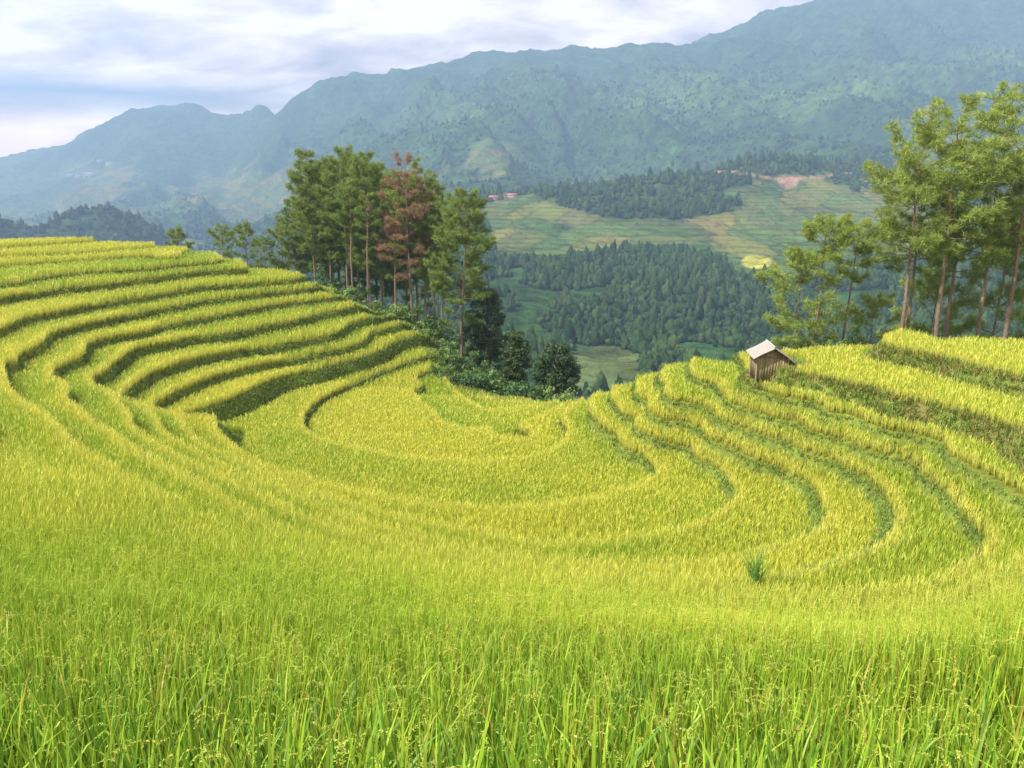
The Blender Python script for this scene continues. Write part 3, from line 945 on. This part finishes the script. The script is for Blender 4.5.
SH = {'dark': [shrub_meshes(2.6, 2.0, DKA*2.2, DKB*2.0) for _ in range(2)],
      'mid': [shrub_meshes(2.6, 2.0, MDA*1.4, MDB*1.3) for _ in range(3)],
      'light': [shrub_meshes(2.4, 1.8, LTA*1.4, LTB*1.3) for _ in range(2)]}
sc_ = {}
def shrub(kind, u, y, s, label, hs=1.0):
    p = spot(u, y); s = s*(1.05 if y > 77 else 1.0 if y > 60 else .8)
    i = sc_.get(kind, 0); sc_[kind] = i+1
    place('shrub', ('stems', 'foliage'), SH[kind][i % len(SH[kind])], (M_BARK, M_LEAF), p, rng.uniform(0, 6.28), (s, s*hs), label, 'shrub', 'shrubs along the rim of the left hill')
shrub('dark', 327, 88, 1.7, 'dark rounded shrub at the foot of the left end grove pine', 1.3)
shrub('mid', 343, 87, 1.6, 'green shrub below the dense grove, right of the dark rounded shrub', 1.2)
shrub('light', 352, 84, 1.3, 'pale green shrub above the upper rim of the terraces')
SHL = 'leafy shrub in the tangle below the grove trunks'
for u, y, s, kd in [(312,94,1.2,'mid'),(334,86,1.0,'light'),(361,83,1.3,'mid'),(372,82,1.2,'light'),(384,82,1.2,'mid'),(396,80,1.2,'light'),(390,84,1.6,'dark'),
                    (408,80,1.3,'mid'),(418,82,1.7,'mid'),(405,85,1.5,'dark'),(432,82,1.6,'mid'),(380,86,1.4,'mid'),(448,84,1.6,'mid')]:
    shrub(kd, u, y, s, SHL)
for u, y, s_h, kd in [(306,98,1.7,'dark'),(322,100,1.8,'mid'),(338,98,1.8,'dark'),(356,96,1.9,'mid'),(374,96,1.8,'dark'),(390,94,1.9,'mid'),(404,94,1.7,'dark'),(420,92,1.8,'mid'),(438,90,1.8,'dark'),(366,90,1.4,'mid'),(400,88,1.4,'light'),(428,87,1.5,'mid'),(350,92,1.6,'mid')]:
    shrub(kd, u, y, s_h, SHL, 1.3)
shrub('light', 424, 78, 1.2, 'bright lime shrub just above the small terrace beside the grove')
shrub('light', 438, 76, 1.1, 'pale feathery shrub left of the leaning pine foot')
shrub('mid', 446, 72, 1.3, 'green shrub at the foot of the leaning pine')
shrub('light', 452, 76, 1.1, 'pale shrub right behind the leaning pine foot')
SHM = 'green shrub on the steep bank beside the lowest terraces'
for u, y, s, kd in [(440,67,1.1,'mid'),(452,66,1.2,'dark'),(462,69,1.4,'mid'),(472,68,1.3,'dark'),(484,68,1.5,'mid'),(497,69,1.5,'dark'),(474,74,1.5,'mid'),(502,74,1.6,'mid'),
                    (512,68,1.4,'dark'),(524,69,1.3,'mid'),(535,70,1.3,'dark'),(490,75,1.6,'light'),(458,74,1.3,'dark')]:
    shrub(kd, u, y, s, SHM)
shrub('light', 558, 63, 1.45, 'pale green shrub in front of the dark rounded broadleaf tree', 1.2)
shrub('mid', 540, 64, 1.1, 'low shrub left of the pale shrub at the bowl lip')
shrub('mid', 572, 64, .9, 'small shrub right of the pale shrub at the bowl lip')
SHR = 'shrub filling the gaps between the right pine trunks'
for u, y, s, kd in [(786,46,.8,'mid'),(838,46,1.1,'light'),(852,46,1.0,'mid'),(884,47,.9,'light'),(922,46,.8,'light'),(958,47,.8,'mid'),(1000,47,.9,'mid')]:
    shrub(kd, u, y, s, SHR)

# tall grass clump growing out of the near rice
def clump():
    p = hit(756, 583, .35)
    H, d, k, bw, z, w = terrace(np.array([p[0]]), np.array([p[1]]))
    n = 60
    base = np.array([p[0], p[1], z[0]+.3]) + np.c_[rng.normal(0, .09, (n, 2)), np.zeros(n)]
    tip = np.array([.16, .32, .06])*rng.uniform(.7, 1.4, (n, 1))
    V, Q, col, _ = ribbons(base, rng.uniform(0, 6.28, n), np.abs(rng.normal(.2, .16, n)), rng.uniform(.6, 1.35, n), rng.uniform(.015, .03, n), rng.uniform(.05, .9, n), 4, tip*.8, tip)
    o = link('grass_clump', np_mesh('grass_clump', V, [Q], col), M_GRASS)
    tag(o, 'tall dark green grass clump sticking up out of the near yellow rice', 'grass clump')
clump()

# ------------------------------------------------------------------ hut
def hut():
    p = HUT.copy()
    r = empty('field_hut', p, R(-5))
    tag(r, 'small wooden plank hut with pale sheet roof on the right terraces', 'hut')
    W, D, H1, HR = 1.45, 1.35, 1.18, 1.62    # width along the gable, depth, eaves, ridge
    def colr(): return np.array([.30, .235, .135])*rng.uniform(.6, 1.2)*np.array([1, rng.uniform(.95, 1.05), rng.uniform(.85, 1.1)])
    def plank_wall(x0, x1, yy, gable):
        m = MB(); n = 11
        w = (x1-x0)/n
        for i in range(n):
            xc = x0 + w*(i+.5)
            hh = H1 + ((HR-H1)*(1-abs(xc)/(W/2)) if gable else 0) - .05
            m.box((xc, yy, hh/2), (w*.93, .03, hh), None, colr(), .004)
        return m
    link('front_wall', plank_wall(-W/2, W/2, -D/2, True).mesh('front_wall'), M_WOOD, r)
    link('back_wall', plank_wall(-W/2, W/2, D/2, True).mesh('back_wall'), M_WOOD, r)
    for s in (-1, 1):
        m = MB()
        for i in range(9):
            yc = -D/2+.05 + (D-.1)*(i+.5)/9
            m.box((s*W/2, yc, H1/2), (.03, (D-.1)/9*.94, H1), None, colr()*(.75 if s > 0 else 1), .004)  # right wall's shade painted into its plank colour
        link('side_wall', m.mesh('side_wall'), M_WOOD, r)
    for sx in (-1, 1):
        for sy in (-1, 1):
            m = MB(); m.tube([[sx*(W/2+.03), sy*(D/2+.03), -.3], [sx*(W/2+.03), sy*(D/2+.03), H1]], [.05, .045], 7, (.34, .25, .17))
            link('corner_post', m.mesh('corner_post', True), M_WOOD, r)
    m = MB(); m.box((0, -D/2-.035, H1*.98), (W*.96, .03, .07), None, (.26, .18, .11)); link('cross_beam', m.mesh('cross_beam'), M_WOOD, r)
    # roof: two sheets with overhang; the right one reaches further down
    for s, run in ((-1, 1.0), (1, 1.28)):
        m = MB()
        ang = math.atan2(HR-H1, W/2)*(.92 if s < 0 else 1.12)
        L = math.hypot(HR-H1, W/2)+.28*run
        n = 26
        q = np.linspace(0, 1, n)
        xs = np.linspace(-D/2-.28, D/2+.28, 30)
        top = []
        rows = np.linspace(0, L*(1.0 if s < 0 else 1.12), 10)
        for a in rows:
            for b in xs:
                zz = HR+.05 - a*math.sin(ang) + .012*math.sin(b*42) + .012*math.sin(a*5+b*2)
                top.append([s*a*math.cos(ang), b, zz])
        top = np.array(top); nb_ = len(xs)
        bot = top - np.array([0, 0, .03])
        i, j = np.meshgrid(np.arange(len(rows)-1), np.arange(nb_-1), indexing='ij')
        Qt = np.stack([i*nb_+j, i*nb_+j+1, (i+1)*nb_+j+1, (i+1)*nb_+j], -1).reshape(-1, 4)
        o0 = len(top)
        rim = [*range(nb_)], [*range((len(rows)-1)*nb_, len(rows)*nb_)], [k*nb_ for k in range(len(rows))], [k*nb_+nb_-1 for k in range(len(rows))]
        Qs = [[e[k], e[k+1], e[k+1]+o0, e[k]+o0] for e in rim for k in range(len(e)-1)]
        m.add(np.r_[top, bot], np.r_[Qt, Qt[:, ::-1]+o0, np.array(Qs)], None, np.array([.36, .32, .285]) if s < 0 else np.array([.31, .27, .24]))  # lit left slope and shaded right slope put into the sheet colours
        link('roof_sheet', m.mesh('roof_sheet'), M_ROOF, r)
    m = MB(); m.tube([[0, -D/2-.3, HR+.075], [0, D/2+.3, HR+.075]], [.04, .04], 6, (.5, .45, .4)); link('ridge_cap', m.mesh('ridge_cap', True), M_ROOF, r)
    m = MB(); m.box((.18, -D/2-.22, .17), (.07, .04, .5), np.array([[.8, 0, .6], [0, 1, 0], [-.6, 0, .8]]), (.45, .38, .28)); 
    o = link('leaning_board', m.mesh('leaning_board'), M_WOOD); o.location = p; o.rotation_euler = (0, 0, R(-5))
    tag(o, 'short pale board leaning against the front of the hut', 'board')
    r.scale = (1.02, 1.02, 1.02); o.scale = (1.02, 1.02, 1.02)
hut()

# ------------------------------------------------------------------ the far land
FC = []   # (u, r, v)
def colm(u, *rv):
    for r_, v in rv: FC.append((u, r_, v))
colm(-300, (90,700),(250,520),(600,330),(1200,272),(2000,242),(3000,218),(4000,198),(4700,180),(5200,170),(6000,190),(7000,200))
colm(0, (90,700),(250,520),(600,330),(1200,272),(2000,240),(3000,215),(3900,195),(4700,176),(5200,163),(6000,180),(7000,200))
colm(60, (5200,151),(4300,186),(6000,175))
colm(110, (90,700),(250,520),(600,330),(1200,270),(2000,236),(3000,208),(3800,183),(4500,155),(5000,134),(5800,160),(7000,190))
colm(150, (5000,115)); colm(185, (5000,106),(4400,130),(3800,165),(5800,140)); colm(215, (5000,108)); colm(250, (5000,117),(4200,150),(5800,150))
colm(220, (90,650),(250,490),(600,320),(1200,262),(2000,230),(3000,200),(3700,176))
colm(280, (4700,111),(5600,150))
colm(310, (90,600),(250,440),(400,350),(800,275),(1500,236),(2200,205),(3000,162),(3900,99),(4700,140),(6500,180))
colm(345, (3900,78),(3400,108)); colm(370, (3900,71))
colm(400, (90,600),(250,430),(400,345),(800,255),(1200,222),(1800,192),(2600,140),(3300,98),(3900,69),(4700,110),(6500,170))
colm(440, (3900,61)); colm(480, (3900,53))
colm(480, (90,600),(200,450),(330,360),(450,318),(600,272),(800,235),(1000,200),(1120,204),(1600,183),(2500,128),(3300,84))
colm(560, (90,620),(200,455),(330,376),(450,318),(600,270),(700,256),(850,224),(1000,188),(1150,198),(1800,163),(2600,112),(3300,74),(3900,49),(4700,90),(6500,160))
colm(650, (3900,44),(1000,180))
colm(690, (90,620),(200,455),(330,374),(450,318),(600,270),(750,240),(900,205),(1050,174),(1200,182),(1900,146),(2700,96),(3300,66),(3900,38),(4700,80),(6500,150))
colm(735, (3900,18),(1080,164)); colm(765, (3900,10))
colm(780, (90,620),(200,450),(350,362),(450,315),(600,267),(800,226),(1000,187),(1120,162),(1280,168),(2000,124),(3000,62),(3900,4),(4700,60),(6500,140))
colm(860, (1120,176),(800,228),(3900,-22))
colm(900, (90,620),(200,450),(350,350),(600,272),(900,216),(1150,184),(1500,155),(2200,108),(3000,50),(4000,-35),(4700,20),(6500,120))
colm(1024, (90,620),(200,450),(350,350),(600,272),(900,218),(1300,176),(2200,100),(3000,40),(4000,-60),(4700,0),(6500,110))
colm(1300, (90,620),(200,450),(350,350),(600,272),(900,218),(1300,176),(2200,100),(3000,40),(4000,-60),(4700,0),(6500,110))
FC = np.array(FC, float)
FC = FC[FC[:, 1] < 6600]
FC[:, 1] = np.where(FC[:, 1] > 2000, 2000+(FC[:, 1]-2000)*.6, FC[:, 1])
lr = lambda r_: np.log(r_)*1.6
ft = TPS(np.c_[FC[:, 0]/220, lr(FC[:, 1])], -slope_of(FC[:, 2]), 2e-3)
NU, NR = 860, 470
us = np.linspace(-330, 1330, NU); rs = np.exp(np.linspace(math.log(95), math.log(4350), NR))
UU, RR = np.meshgrid(us, rs)
E = ft(np.c_[UU.ravel()/220, lr(RR.ravel())])
FX = (UU.ravel()-CU)/F*RR.ravel()/CT*.985; FY = RR.ravel()
FZ = ZC + E*FY
# knolls in the left valley
def knoll(u0, r0, top_v, su, sr):
    global FZ
    z_top = ZC - r0*float(slope_of(top_v))
    x0 = (u0-CU)/F*r0/CT*.985
    g = np.exp(-((FX-x0)/su)**2 - ((FY-r0)/sr)**2)
    base = FZ[np.argmin((FX-x0)**2+(FY-r0)**2)]
    FZ = FZ + (z_top-base)*g
knoll(108, 1100, 214, 66, 140)
knoll(165, 1150, 229, 36, 110)
knoll(-12, 950, 219, 40, 100)
knoll(152, 3750, 113, 90, 180)
knoll(187, 3800, 102, 75, 180)
knoll(217, 3800, 104, 60, 180)
knoll(283, 3620, 108, 80, 180)
# gullies and spurs
mt = sstep(1100, 2200, FY)
wx = FX + 120*fbm(FX*.002, FY*.002, 3, 71); wy = FY + 120*fbm(FX*.002+9, FY*.002, 3, 72)
rid = 1-np.abs(fbm(wx*.0022+.0009*wy, wy*.0012, 4, 61, .5))*2
amp = np.where(FY > 1100, 1, .35)
sky = np.interp(FY, [2500, 3100], [1, .12])*np.where(UU.ravel() < 300, .6, 1)
FZ = FZ + mt*sky*200*(rid-.55) + (1-mt)*sstep(150, 400, FY)*10*fbm(FX*.012, FY*.012, 4, 62)
rid2 = 1-np.abs(fbm(wx*.006+.002*wy, wy*.0028+7, 3, 66, .5))*2
FZ = FZ + mt*sky*52*(rid2-.55)
FZ = FZ + mt*22*fbm(FX*.012, FY*.012, 4, 63, .6) + sstep(500, 1500, FY)*4*fbm(FX*.06, FY*.06, 3, 64)
FU, FV, _ = project(np.c_[FX, FY, FZ])

# land use
noi = fbm(FX*.004, FY*.004, 4, 81); noj = fbm(FX*.015, FY*.015, 4, 82)
def blob(u0, v0, su, sv): return np.exp(-((FU-u0)/su)**2-((FV-v0)/sv)**2)
near_ = FY < 1350
cellx = FX*.8+FY*.3
fld = np.zeros(len(FX))
fld += near_*(blob(560,245,70,16)*1.3 + blob(640,232,80,14) + blob(745,240,60,22)*1.3 + blob(780,200,60,26)*1.2 + blob(560,210,60,14)*.8 + blob(760,265,30,14)*1.2 + blob(520,220,30,25) + blob(830,240,50,40)*.9 + blob(930,230,80,40)*.8)
fld += (FY < 520)*blob(600,368,40,24)*1.6
fld -= near_*(blob(640,195,70,13)*1.4 + blob(610,305,110,34)*1.2)
vl = (FU < 520) & (FY > 1300) & (FY < 3300)
fld += vl*(.42 + 1.1*noi)*sstep(3300, 2700, FY)*sstep(140, 190, FV)
fld += (FY > 1300)*(blob(495,155,26,14)*1.2 + blob(225,190,60,12)*.8 + blob(90,175,40,16)*.8 + blob(960,145,60,20)*.8 + blob(900,120,40,9)*.5)
fm = sstep(.38, .62, fld + .55*noj)
cell = _hash(np.floor(FX/46+noi*3+noj), np.floor(FZ/9+noj*1.5), 91)
hib = fbm(FX*.0018, FY*.0018, 4, 85)
forest = np.array([.036, .080, .023])[None]*(1+.5*noj[:, None]) + mt[:, None]*np.array([.05, .06, .012])*np.clip(hib*2.5+.1, 0, 1)[:, None] + np.array([.03, .035, .005])*np.clip(noi, 0, 1)[:, None]
pal = np.array([[.12,.17,.045],[.15,.20,.05],[.22,.20,.055],[.08,.14,.04],[.24,.21,.05],[.12,.18,.05],[.19,.15,.07]])
fc = pal[(cell*6.99).astype(int)]
fc = np.where(((FY < 520))[:, None], np.array([.085, .14, .05])*(1-.35*(np.sin(FZ*1.5) > .2)[:, None]), fc)
fcol = forest*(1-fm[:, None]) + fc*fm[:, None]
# red earth: a cut bank, a road line, a slide in the forest
scar = near_*sstep(.45, .75, blob(788,182,11,7)*1.5*(1+.3*noj)) + .7*near_*sstep(.5, .8, blob(632,292,4,13)*1.4+.3*noj*blob(632,292,6,16)) + sstep(.5, .8, blob(930,112,10,4)*1.4)
roadv = 176 + 3*np.sin(FU*.05) + .02*(FU-780)
scar = np.clip(scar + near_*(FU > 700)*(FU < 880)*(np.abs(FV-roadv) < 1.6)*.8, 0, 1)
fcol = fcol*(1-scar[:, None]) + np.array([.38, .22, .14])*scar[:, None]
gold = near_*sstep(.4, .7, blob(757,262,16,7)*1.5)
fcol = fcol*(1-gold[:, None]) + np.array([.42, .40, .06])*gold[:, None]
idx = np.arange(NU*NR).reshape(NR, NU)
Q = np.stack([idx[:-1, :-1], idx[:-1, 1:], idx[1:, 1:], idx[1:, :-1]], -1).reshape(-1, 4)
mo_me = np_mesh('mountains', np.c_[FX, FY, FZ], [Q], np.clip(fcol, .01, 1), True)
fa = mo_me.attributes.new('Tilled', 'FLOAT', 'POINT')
fa.data.foreach_set('value', np.clip(fm*(1-scar)*(1-gold)*np.where(FY < 520, .35, 1), 0, 1).astype(np.float32))
mo = link('mountains', mo_me, far_mat())
tag(mo, 'forested mountains with patchwork fields across the valley', 'mountains', kind='structure')

# the woods on the slopes
def ico():
    g = (1+5**.5)/2
    V = np.array([[-1,g,0],[1,g,0],[-1,-g,0],[1,-g,0],[0,-1,g],[0,1,g],[0,-1,-g],[0,1,-g],[g,0,-1],[g,0,1],[-g,0,-1],[-g,0,1]], float)
    V /= np.linalg.norm(V[0])
    T = np.array([[0,11,5],[0,5,1],[0,1,7],[0,7,10],[0,10,11],[1,5,9],[5,11,4],[11,10,2],[10,7,6],[7,1,8],[3,9,4],[3,4,2],[3,2,6],[3,6,8],[3,8,9],[4,9,5],[2,4,11],[6,2,10],[8,6,7],[9,8,1]])
    return V, T
def ico2():
    V, T = ico(); V = list(map(tuple, V)); cache = {}; out = []
    def mid(a, b):
        k = (min(a, b), max(a, b))
        if k not in cache:
            m = np.array(V[a])+np.array(V[b]); m /= np.linalg.norm(m); V.append(tuple(m)); cache[k] = len(V)-1
        return cache[k]
    for a, b, c in T:
        d, e, f = mid(a, b), mid(b, c), mid(c, a)
        out += [[a, d, f], [b, e, d], [c, f, e], [d, e, f]]
    return np.array(V), np.array(out)
def woods(sel_r, n, size, geo, name, label):
    m = (FY > sel_r[0]) & (FY < sel_r[1]) & (fm < .35+.25*(_hash(np.floor(FX/9), np.floor(FY/9), 5) > .8)) & (scar < .3) & (FU > -60) & (FU < 1090)
    m &= fbm(FX*.02, FY*.014, 3, 101) < .40
    c = np.flatnonzero(m)
    # area weight: polar cells grow with distance
    w = FY[c]**2; w /= w.sum()
    pick = rng.choice(c, n, p=w)
    cell_u = FY[pick]*1.93/F
    X = np.c_[FX[pick], FY[pick], FZ[pick]] + np.c_[rng.uniform(-.5, .5, n)*cell_u, rng.uniform(-.5, .5, n)*FY[pick]*.0093, np.zeros(n)]
    V0, T0 = geo
    k = len(V0)
    s = size*np.exp(np.clip(rng.normal(0, .33, n), -.8, .6))
    con = rng.random(n) < .4
    tall = np.where(con, rng.uniform(1.4, 2.6, n), rng.uniform(.7, 1.3, n))
    jit = rng.uniform(.6, 1.35, (n, k, 1))
    V = V0[None]*jit*s[:, None, None]*.5
    V[..., :2] *= (1-.34*V0[None, :, 2:3]*np.where(con, rng.uniform(.8, 1.5, n), -.1)[:, None, None])
    V[..., 2] = V[..., 2]*tall[:, None] + (s*tall*.35)[:, None]
    V = V + X[:, None]
    T = (np.arange(n)[:, None, None]*k + T0[None]).reshape(-1, 3)
    q = np.clip(.4+rng.normal(0, .3, n), 0, 1)[:, None]
    col = np.array([.020, .050, .018])*(1-q) + np.array([.07, .115, .032])*q
    me = np_mesh(name, V.reshape(-1, 3), [T], np.repeat(col, k, 0))
    tag(link(name, me, M_FOREST), label, 'forest', kind='stuff')
woods((180, 720), 30000, 3.2, ico2(), 'forest', 'dark forest on the steep valley side behind the bowl')
woods((720, 1350), 16000, 4.2, ico2(), 'forest', 'woods round the fields on the middle ridge')
woods((1350, 2500), 13000, 4.8, ico(), 'forest', 'woods covering the high mountain across the valley')

# a few houses in the far valley
def far_house(u, v, y, w, label, roofc, wallc):
    p = at_dist(u, v, y)
    i = np.argmin((FX-p[0])**2 + (FY-p[1])**2); p[2] = FZ[i]-.5
    r = empty('village_house', p, rng.uniform(-.4, .4))
    m = MB(); m.box((0, 0, w*.16), (w, w*.55, w*.4), None, wallc); link('wall', m.mesh('wall'), M_WALL, r)
    m = MB()
    hw, hd, z0, z1 = w*.56, w*.34, w*.36, w*.56
    m.add([[-hw,-hd,z0],[hw,-hd,z0],[hw,hd,z0],[-hw,hd,z0],[-hw,0,z1],[hw,0,z1]], [[0,1,5,4],[2,3,4,5],[3,2,1,0]], [[0,4,3],[1,2,5]], roofc)
    link('roof', m.mesh('roof'), M_WALL, r)
    tag(r, label, 'house', 'houses scattered across the far valley')
M_WALL = col_mat('render_wall', .85, .1, .5, .12, .1, 2.0)
HL = 'tiny pale house in the hazy village on the far left slope'
for u, v, y, w in [(70,168,3300,24),(78,171,3250,22),(88,170,3200,26),(92,175,3150,22),(101,168,3300,22),(110,171,3200,24)]:
    far_house(u, v, y, w, HL, (.45,.40,.40), (.6,.58,.56))
for q, (u, v) in enumerate([(494,196),(503,195),(512,196)]):
    far_house(u, v, 985, 10.5, ['left','middle','right'][q] + ' one of three pink roofed sheds on the ridge beside the leaning pine', (.55,.22,.18), (.5,.4,.36))

# ------------------------------------------------------------------ haze
m, nt, out = new_mat('haze')
pv = nt.nodes.new('ShaderNodeVolumePrincipled')
pv.inputs['Color'].default_value = (.46, .655, .99, 1)
pv.inputs['Density'].default_value = 2.95e-4
pv.inputs['Anisotropy'].default_value = .1
nt.links.new(pv.outputs[0], out.inputs['Volume'])
zlo, zhi = min(FZ.min(), Z.min())-1, FZ.max()+60
xm = max(abs(FX.min()), FX.max())+60
mb = MB()
mb.box((0, (4420-60)/2, (zlo+zhi)/2), (2*xm, 4480, zhi-zlo))
hz = link('haze', mb.mesh('haze'), m)
tag(hz, 'thin blue haze lying over the valley', 'haze', kind='stuff')
hz.display_type = 'WIRE'

# ------------------------------------------------------------------ sky, sun
SUN_EL, SUN_AZ = R(50), math.atan2(-.85, -.42)     # heading of the sun seen from the scene: from the left, slightly behind
w = bpy.data.worlds.new('World'); bpy.context.scene.world = w
w.use_nodes = True
nt = w.node_tree
for n in list(nt.nodes): nt.nodes.remove(n)
N = nt.nodes.new; L = nt.links.new
wo = N('ShaderNodeOutputWorld'); bg = N('ShaderNodeBackground'); bg.inputs['Strength'].default_value = .1
sk = N('ShaderNodeTexSky'); sk.sky_type = 'NISHITA'; sk.sun_disc = False
sk.sun_elevation = SUN_EL; sk.sun_rotation = SUN_AZ
tc = N('ShaderNodeTexCoord')
sep = N('ShaderNodeSeparateXYZ'); L(tc.outputs['Generated'], sep.inputs[0])
def math_(op, a, b=None, c=None, clamp=False):
    n = N('ShaderNodeMath'); n.operation = op; n.use_clamp = clamp
    for i, x in enumerate((a, b, c)):
        if x is None: continue
        if isinstance(x, (int, float)): n.inputs[i].default_value = x
        else: L(x, n.inputs[i])
    return n.outputs[0]
zz = math_('ADD', math_('MAXIMUM', sep.outputs['Z'], 0), .24)
cb = N('ShaderNodeCombineXYZ')
L(math_('DIVIDE', sep.outputs['X'], zz), cb.inputs[0]); L(math_('DIVIDE', sep.outputs['Y'], zz), cb.inputs[1])
def noise(scale, det=5, rough=.55, off=(0, 0, 0), sc=(1, 1, 1), dist=.3):
    mp = N('ShaderNodeMapping'); mp.inputs['Location'].default_value = off; mp.inputs['Scale'].default_value = sc
    L(cb.outputs[0], mp.inputs['Vector'])
    t = N('ShaderNodeTexNoise'); t.inputs['Scale'].default_value = scale; t.inputs['Detail'].default_value = det
    t.inputs['Roughness'].default_value = rough; t.inputs['Distortion'].default_value = dist
    L(mp.outputs[0], t.inputs['Vector'])
    return t.outputs['Fac']
def ramp(fac, stops):
    r = N('ShaderNodeValToRGB')
    while len(r.color_ramp.elements) < len(stops): r.color_ramp.elements.new(.5)
    for e, (p, c) in zip(r.color_ramp.elements, stops): e.position = p; e.color = (*c, 1)
    L(fac, r.inputs[0]); return r.outputs[0]
def mixc(f, a, b):
    n = N('ShaderNodeMix'); n.data_type = 'RGBA'
    if isinstance(f, (int, float)): n.inputs[0].default_value = f
    else: L(f, n.inputs[0])
    for s, x in ((6, a), (7, b)):
        if isinstance(x, tuple): n.inputs[s].default_value = (*x, 1)
        else: L(x, n.inputs[s])
    return n.outputs[2]
n1 = noise(1.1, 7, .56, (3.1, 1.7, 0), (.9, 1.15, 1), .3)
n2 = noise(3.0, 6, .6, (7.3, 4.1, 0), (.9, 1.2, 1), .3)
f = math_('MULTIPLY_ADD', n2, .5, math_('MULTIPLY', n1, .5))
high = ramp(f, [(.36, (4.4, 4.4, 4.8)), (.48, (6.0, 5.8, 6.0)), (.60, (7.6, 7.2, 7.0))])
low = ramp(f, [(.38, (4.3, 3.4, 3.2)), (.45, (7.9, 6.2, 5.4)), (.51, (11.8, 9.5, 8.1)), (.58, (17.3, 14.2, 11.8)) ])
kl = math_('SUBTRACT', 1.0, math_('SMOOTHSTEP' if False else 'MULTIPLY', math_('SUBTRACT', sep.outputs['Z'], .22), 4.5, clamp=True), clamp=True)
cl = mixc(kl, high, low)
# a grey cloud band with brighter sky under it
band = math_('MULTIPLY', math_('MULTIPLY_ADD', math_('ABSOLUTE', math_('SUBTRACT', math_('MULTIPLY_ADD', n1, .06, sep.outputs['Z']), .128)), -38., 1.0, clamp=True), math_('MULTIPLY_ADD', sep.outputs['X'], -3.2, -.35, clamp=True))
cl = mixc(math_('MULTIPLY', band, .95), cl, (1.6, 2.8, 4.0))
glow = math_('MULTIPLY', math_('MULTIPLY', math_('SUBTRACT', .082, sep.outputs['Z']), 40., clamp=True), math_('MULTIPLY_ADD', sep.outputs['X'], -4., -1.2, clamp=True))
cl = mixc(math_('MULTIPLY', glow, .8), cl, (22., 15.5, 11.5))
L(mixc(.95, sk.outputs[0], cl), bg.inputs[0])
L(bg.outputs[0], wo.inputs[0])

sl = bpy.data.lights.new('sun', 'SUN'); sl.energy = 5.0; sl.angle = R(1.0); sl.color = (1, .96, .88)
so = bpy.data.objects.new('sun', sl); C.objects.link(so)
sd = np.array([math.sin(SUN_AZ)*math.cos(SUN_EL), math.cos(SUN_AZ)*math.cos(SUN_EL), math.sin(SUN_EL)])  # towards the sun
from mathutils import Vector
so.rotation_euler = Vector(sd).to_track_quat('Z', 'Y').to_euler()
so.location = (-30, -10, 60)

# ------------------------------------------------------------------ camera and render settings
cam = bpy.data.cameras.new('camera'); co = bpy.data.objects.new('camera', cam); C.objects.link(co)
cam.sensor_width = 36; cam.lens = 36*F/1024
cam.clip_start = .05; cam.clip_end = 20000
co.location = (0, 0, ZC); co.rotation_euler = (R(90)-PITCH, 0, 0)
sc = bpy.context.scene
sc.camera = co
sc.render.resolution_x, sc.render.resolution_y = 1024, 768
sc.view_settings.view_transform = 'Standard'; sc.view_settings.look = 'None'
sc.view_settings.exposure = .52; sc.view_settings.gamma = 1
sc.render.engine = 'CYCLES'
cy_ = sc.cycles
cy_.use_denoising = True
try: cy_.denoiser = 'OPENIMAGEDENOISE'
except Exception: pass
cy_.max_bounces = 6; cy_.diffuse_bounces = 3; cy_.transmission_bounces = 4; cy_.volume_bounces = 1; cy_.transparent_max_bounces = 4
cy_.use_adaptive_sampling = True; cy_.adaptive_threshold = .01
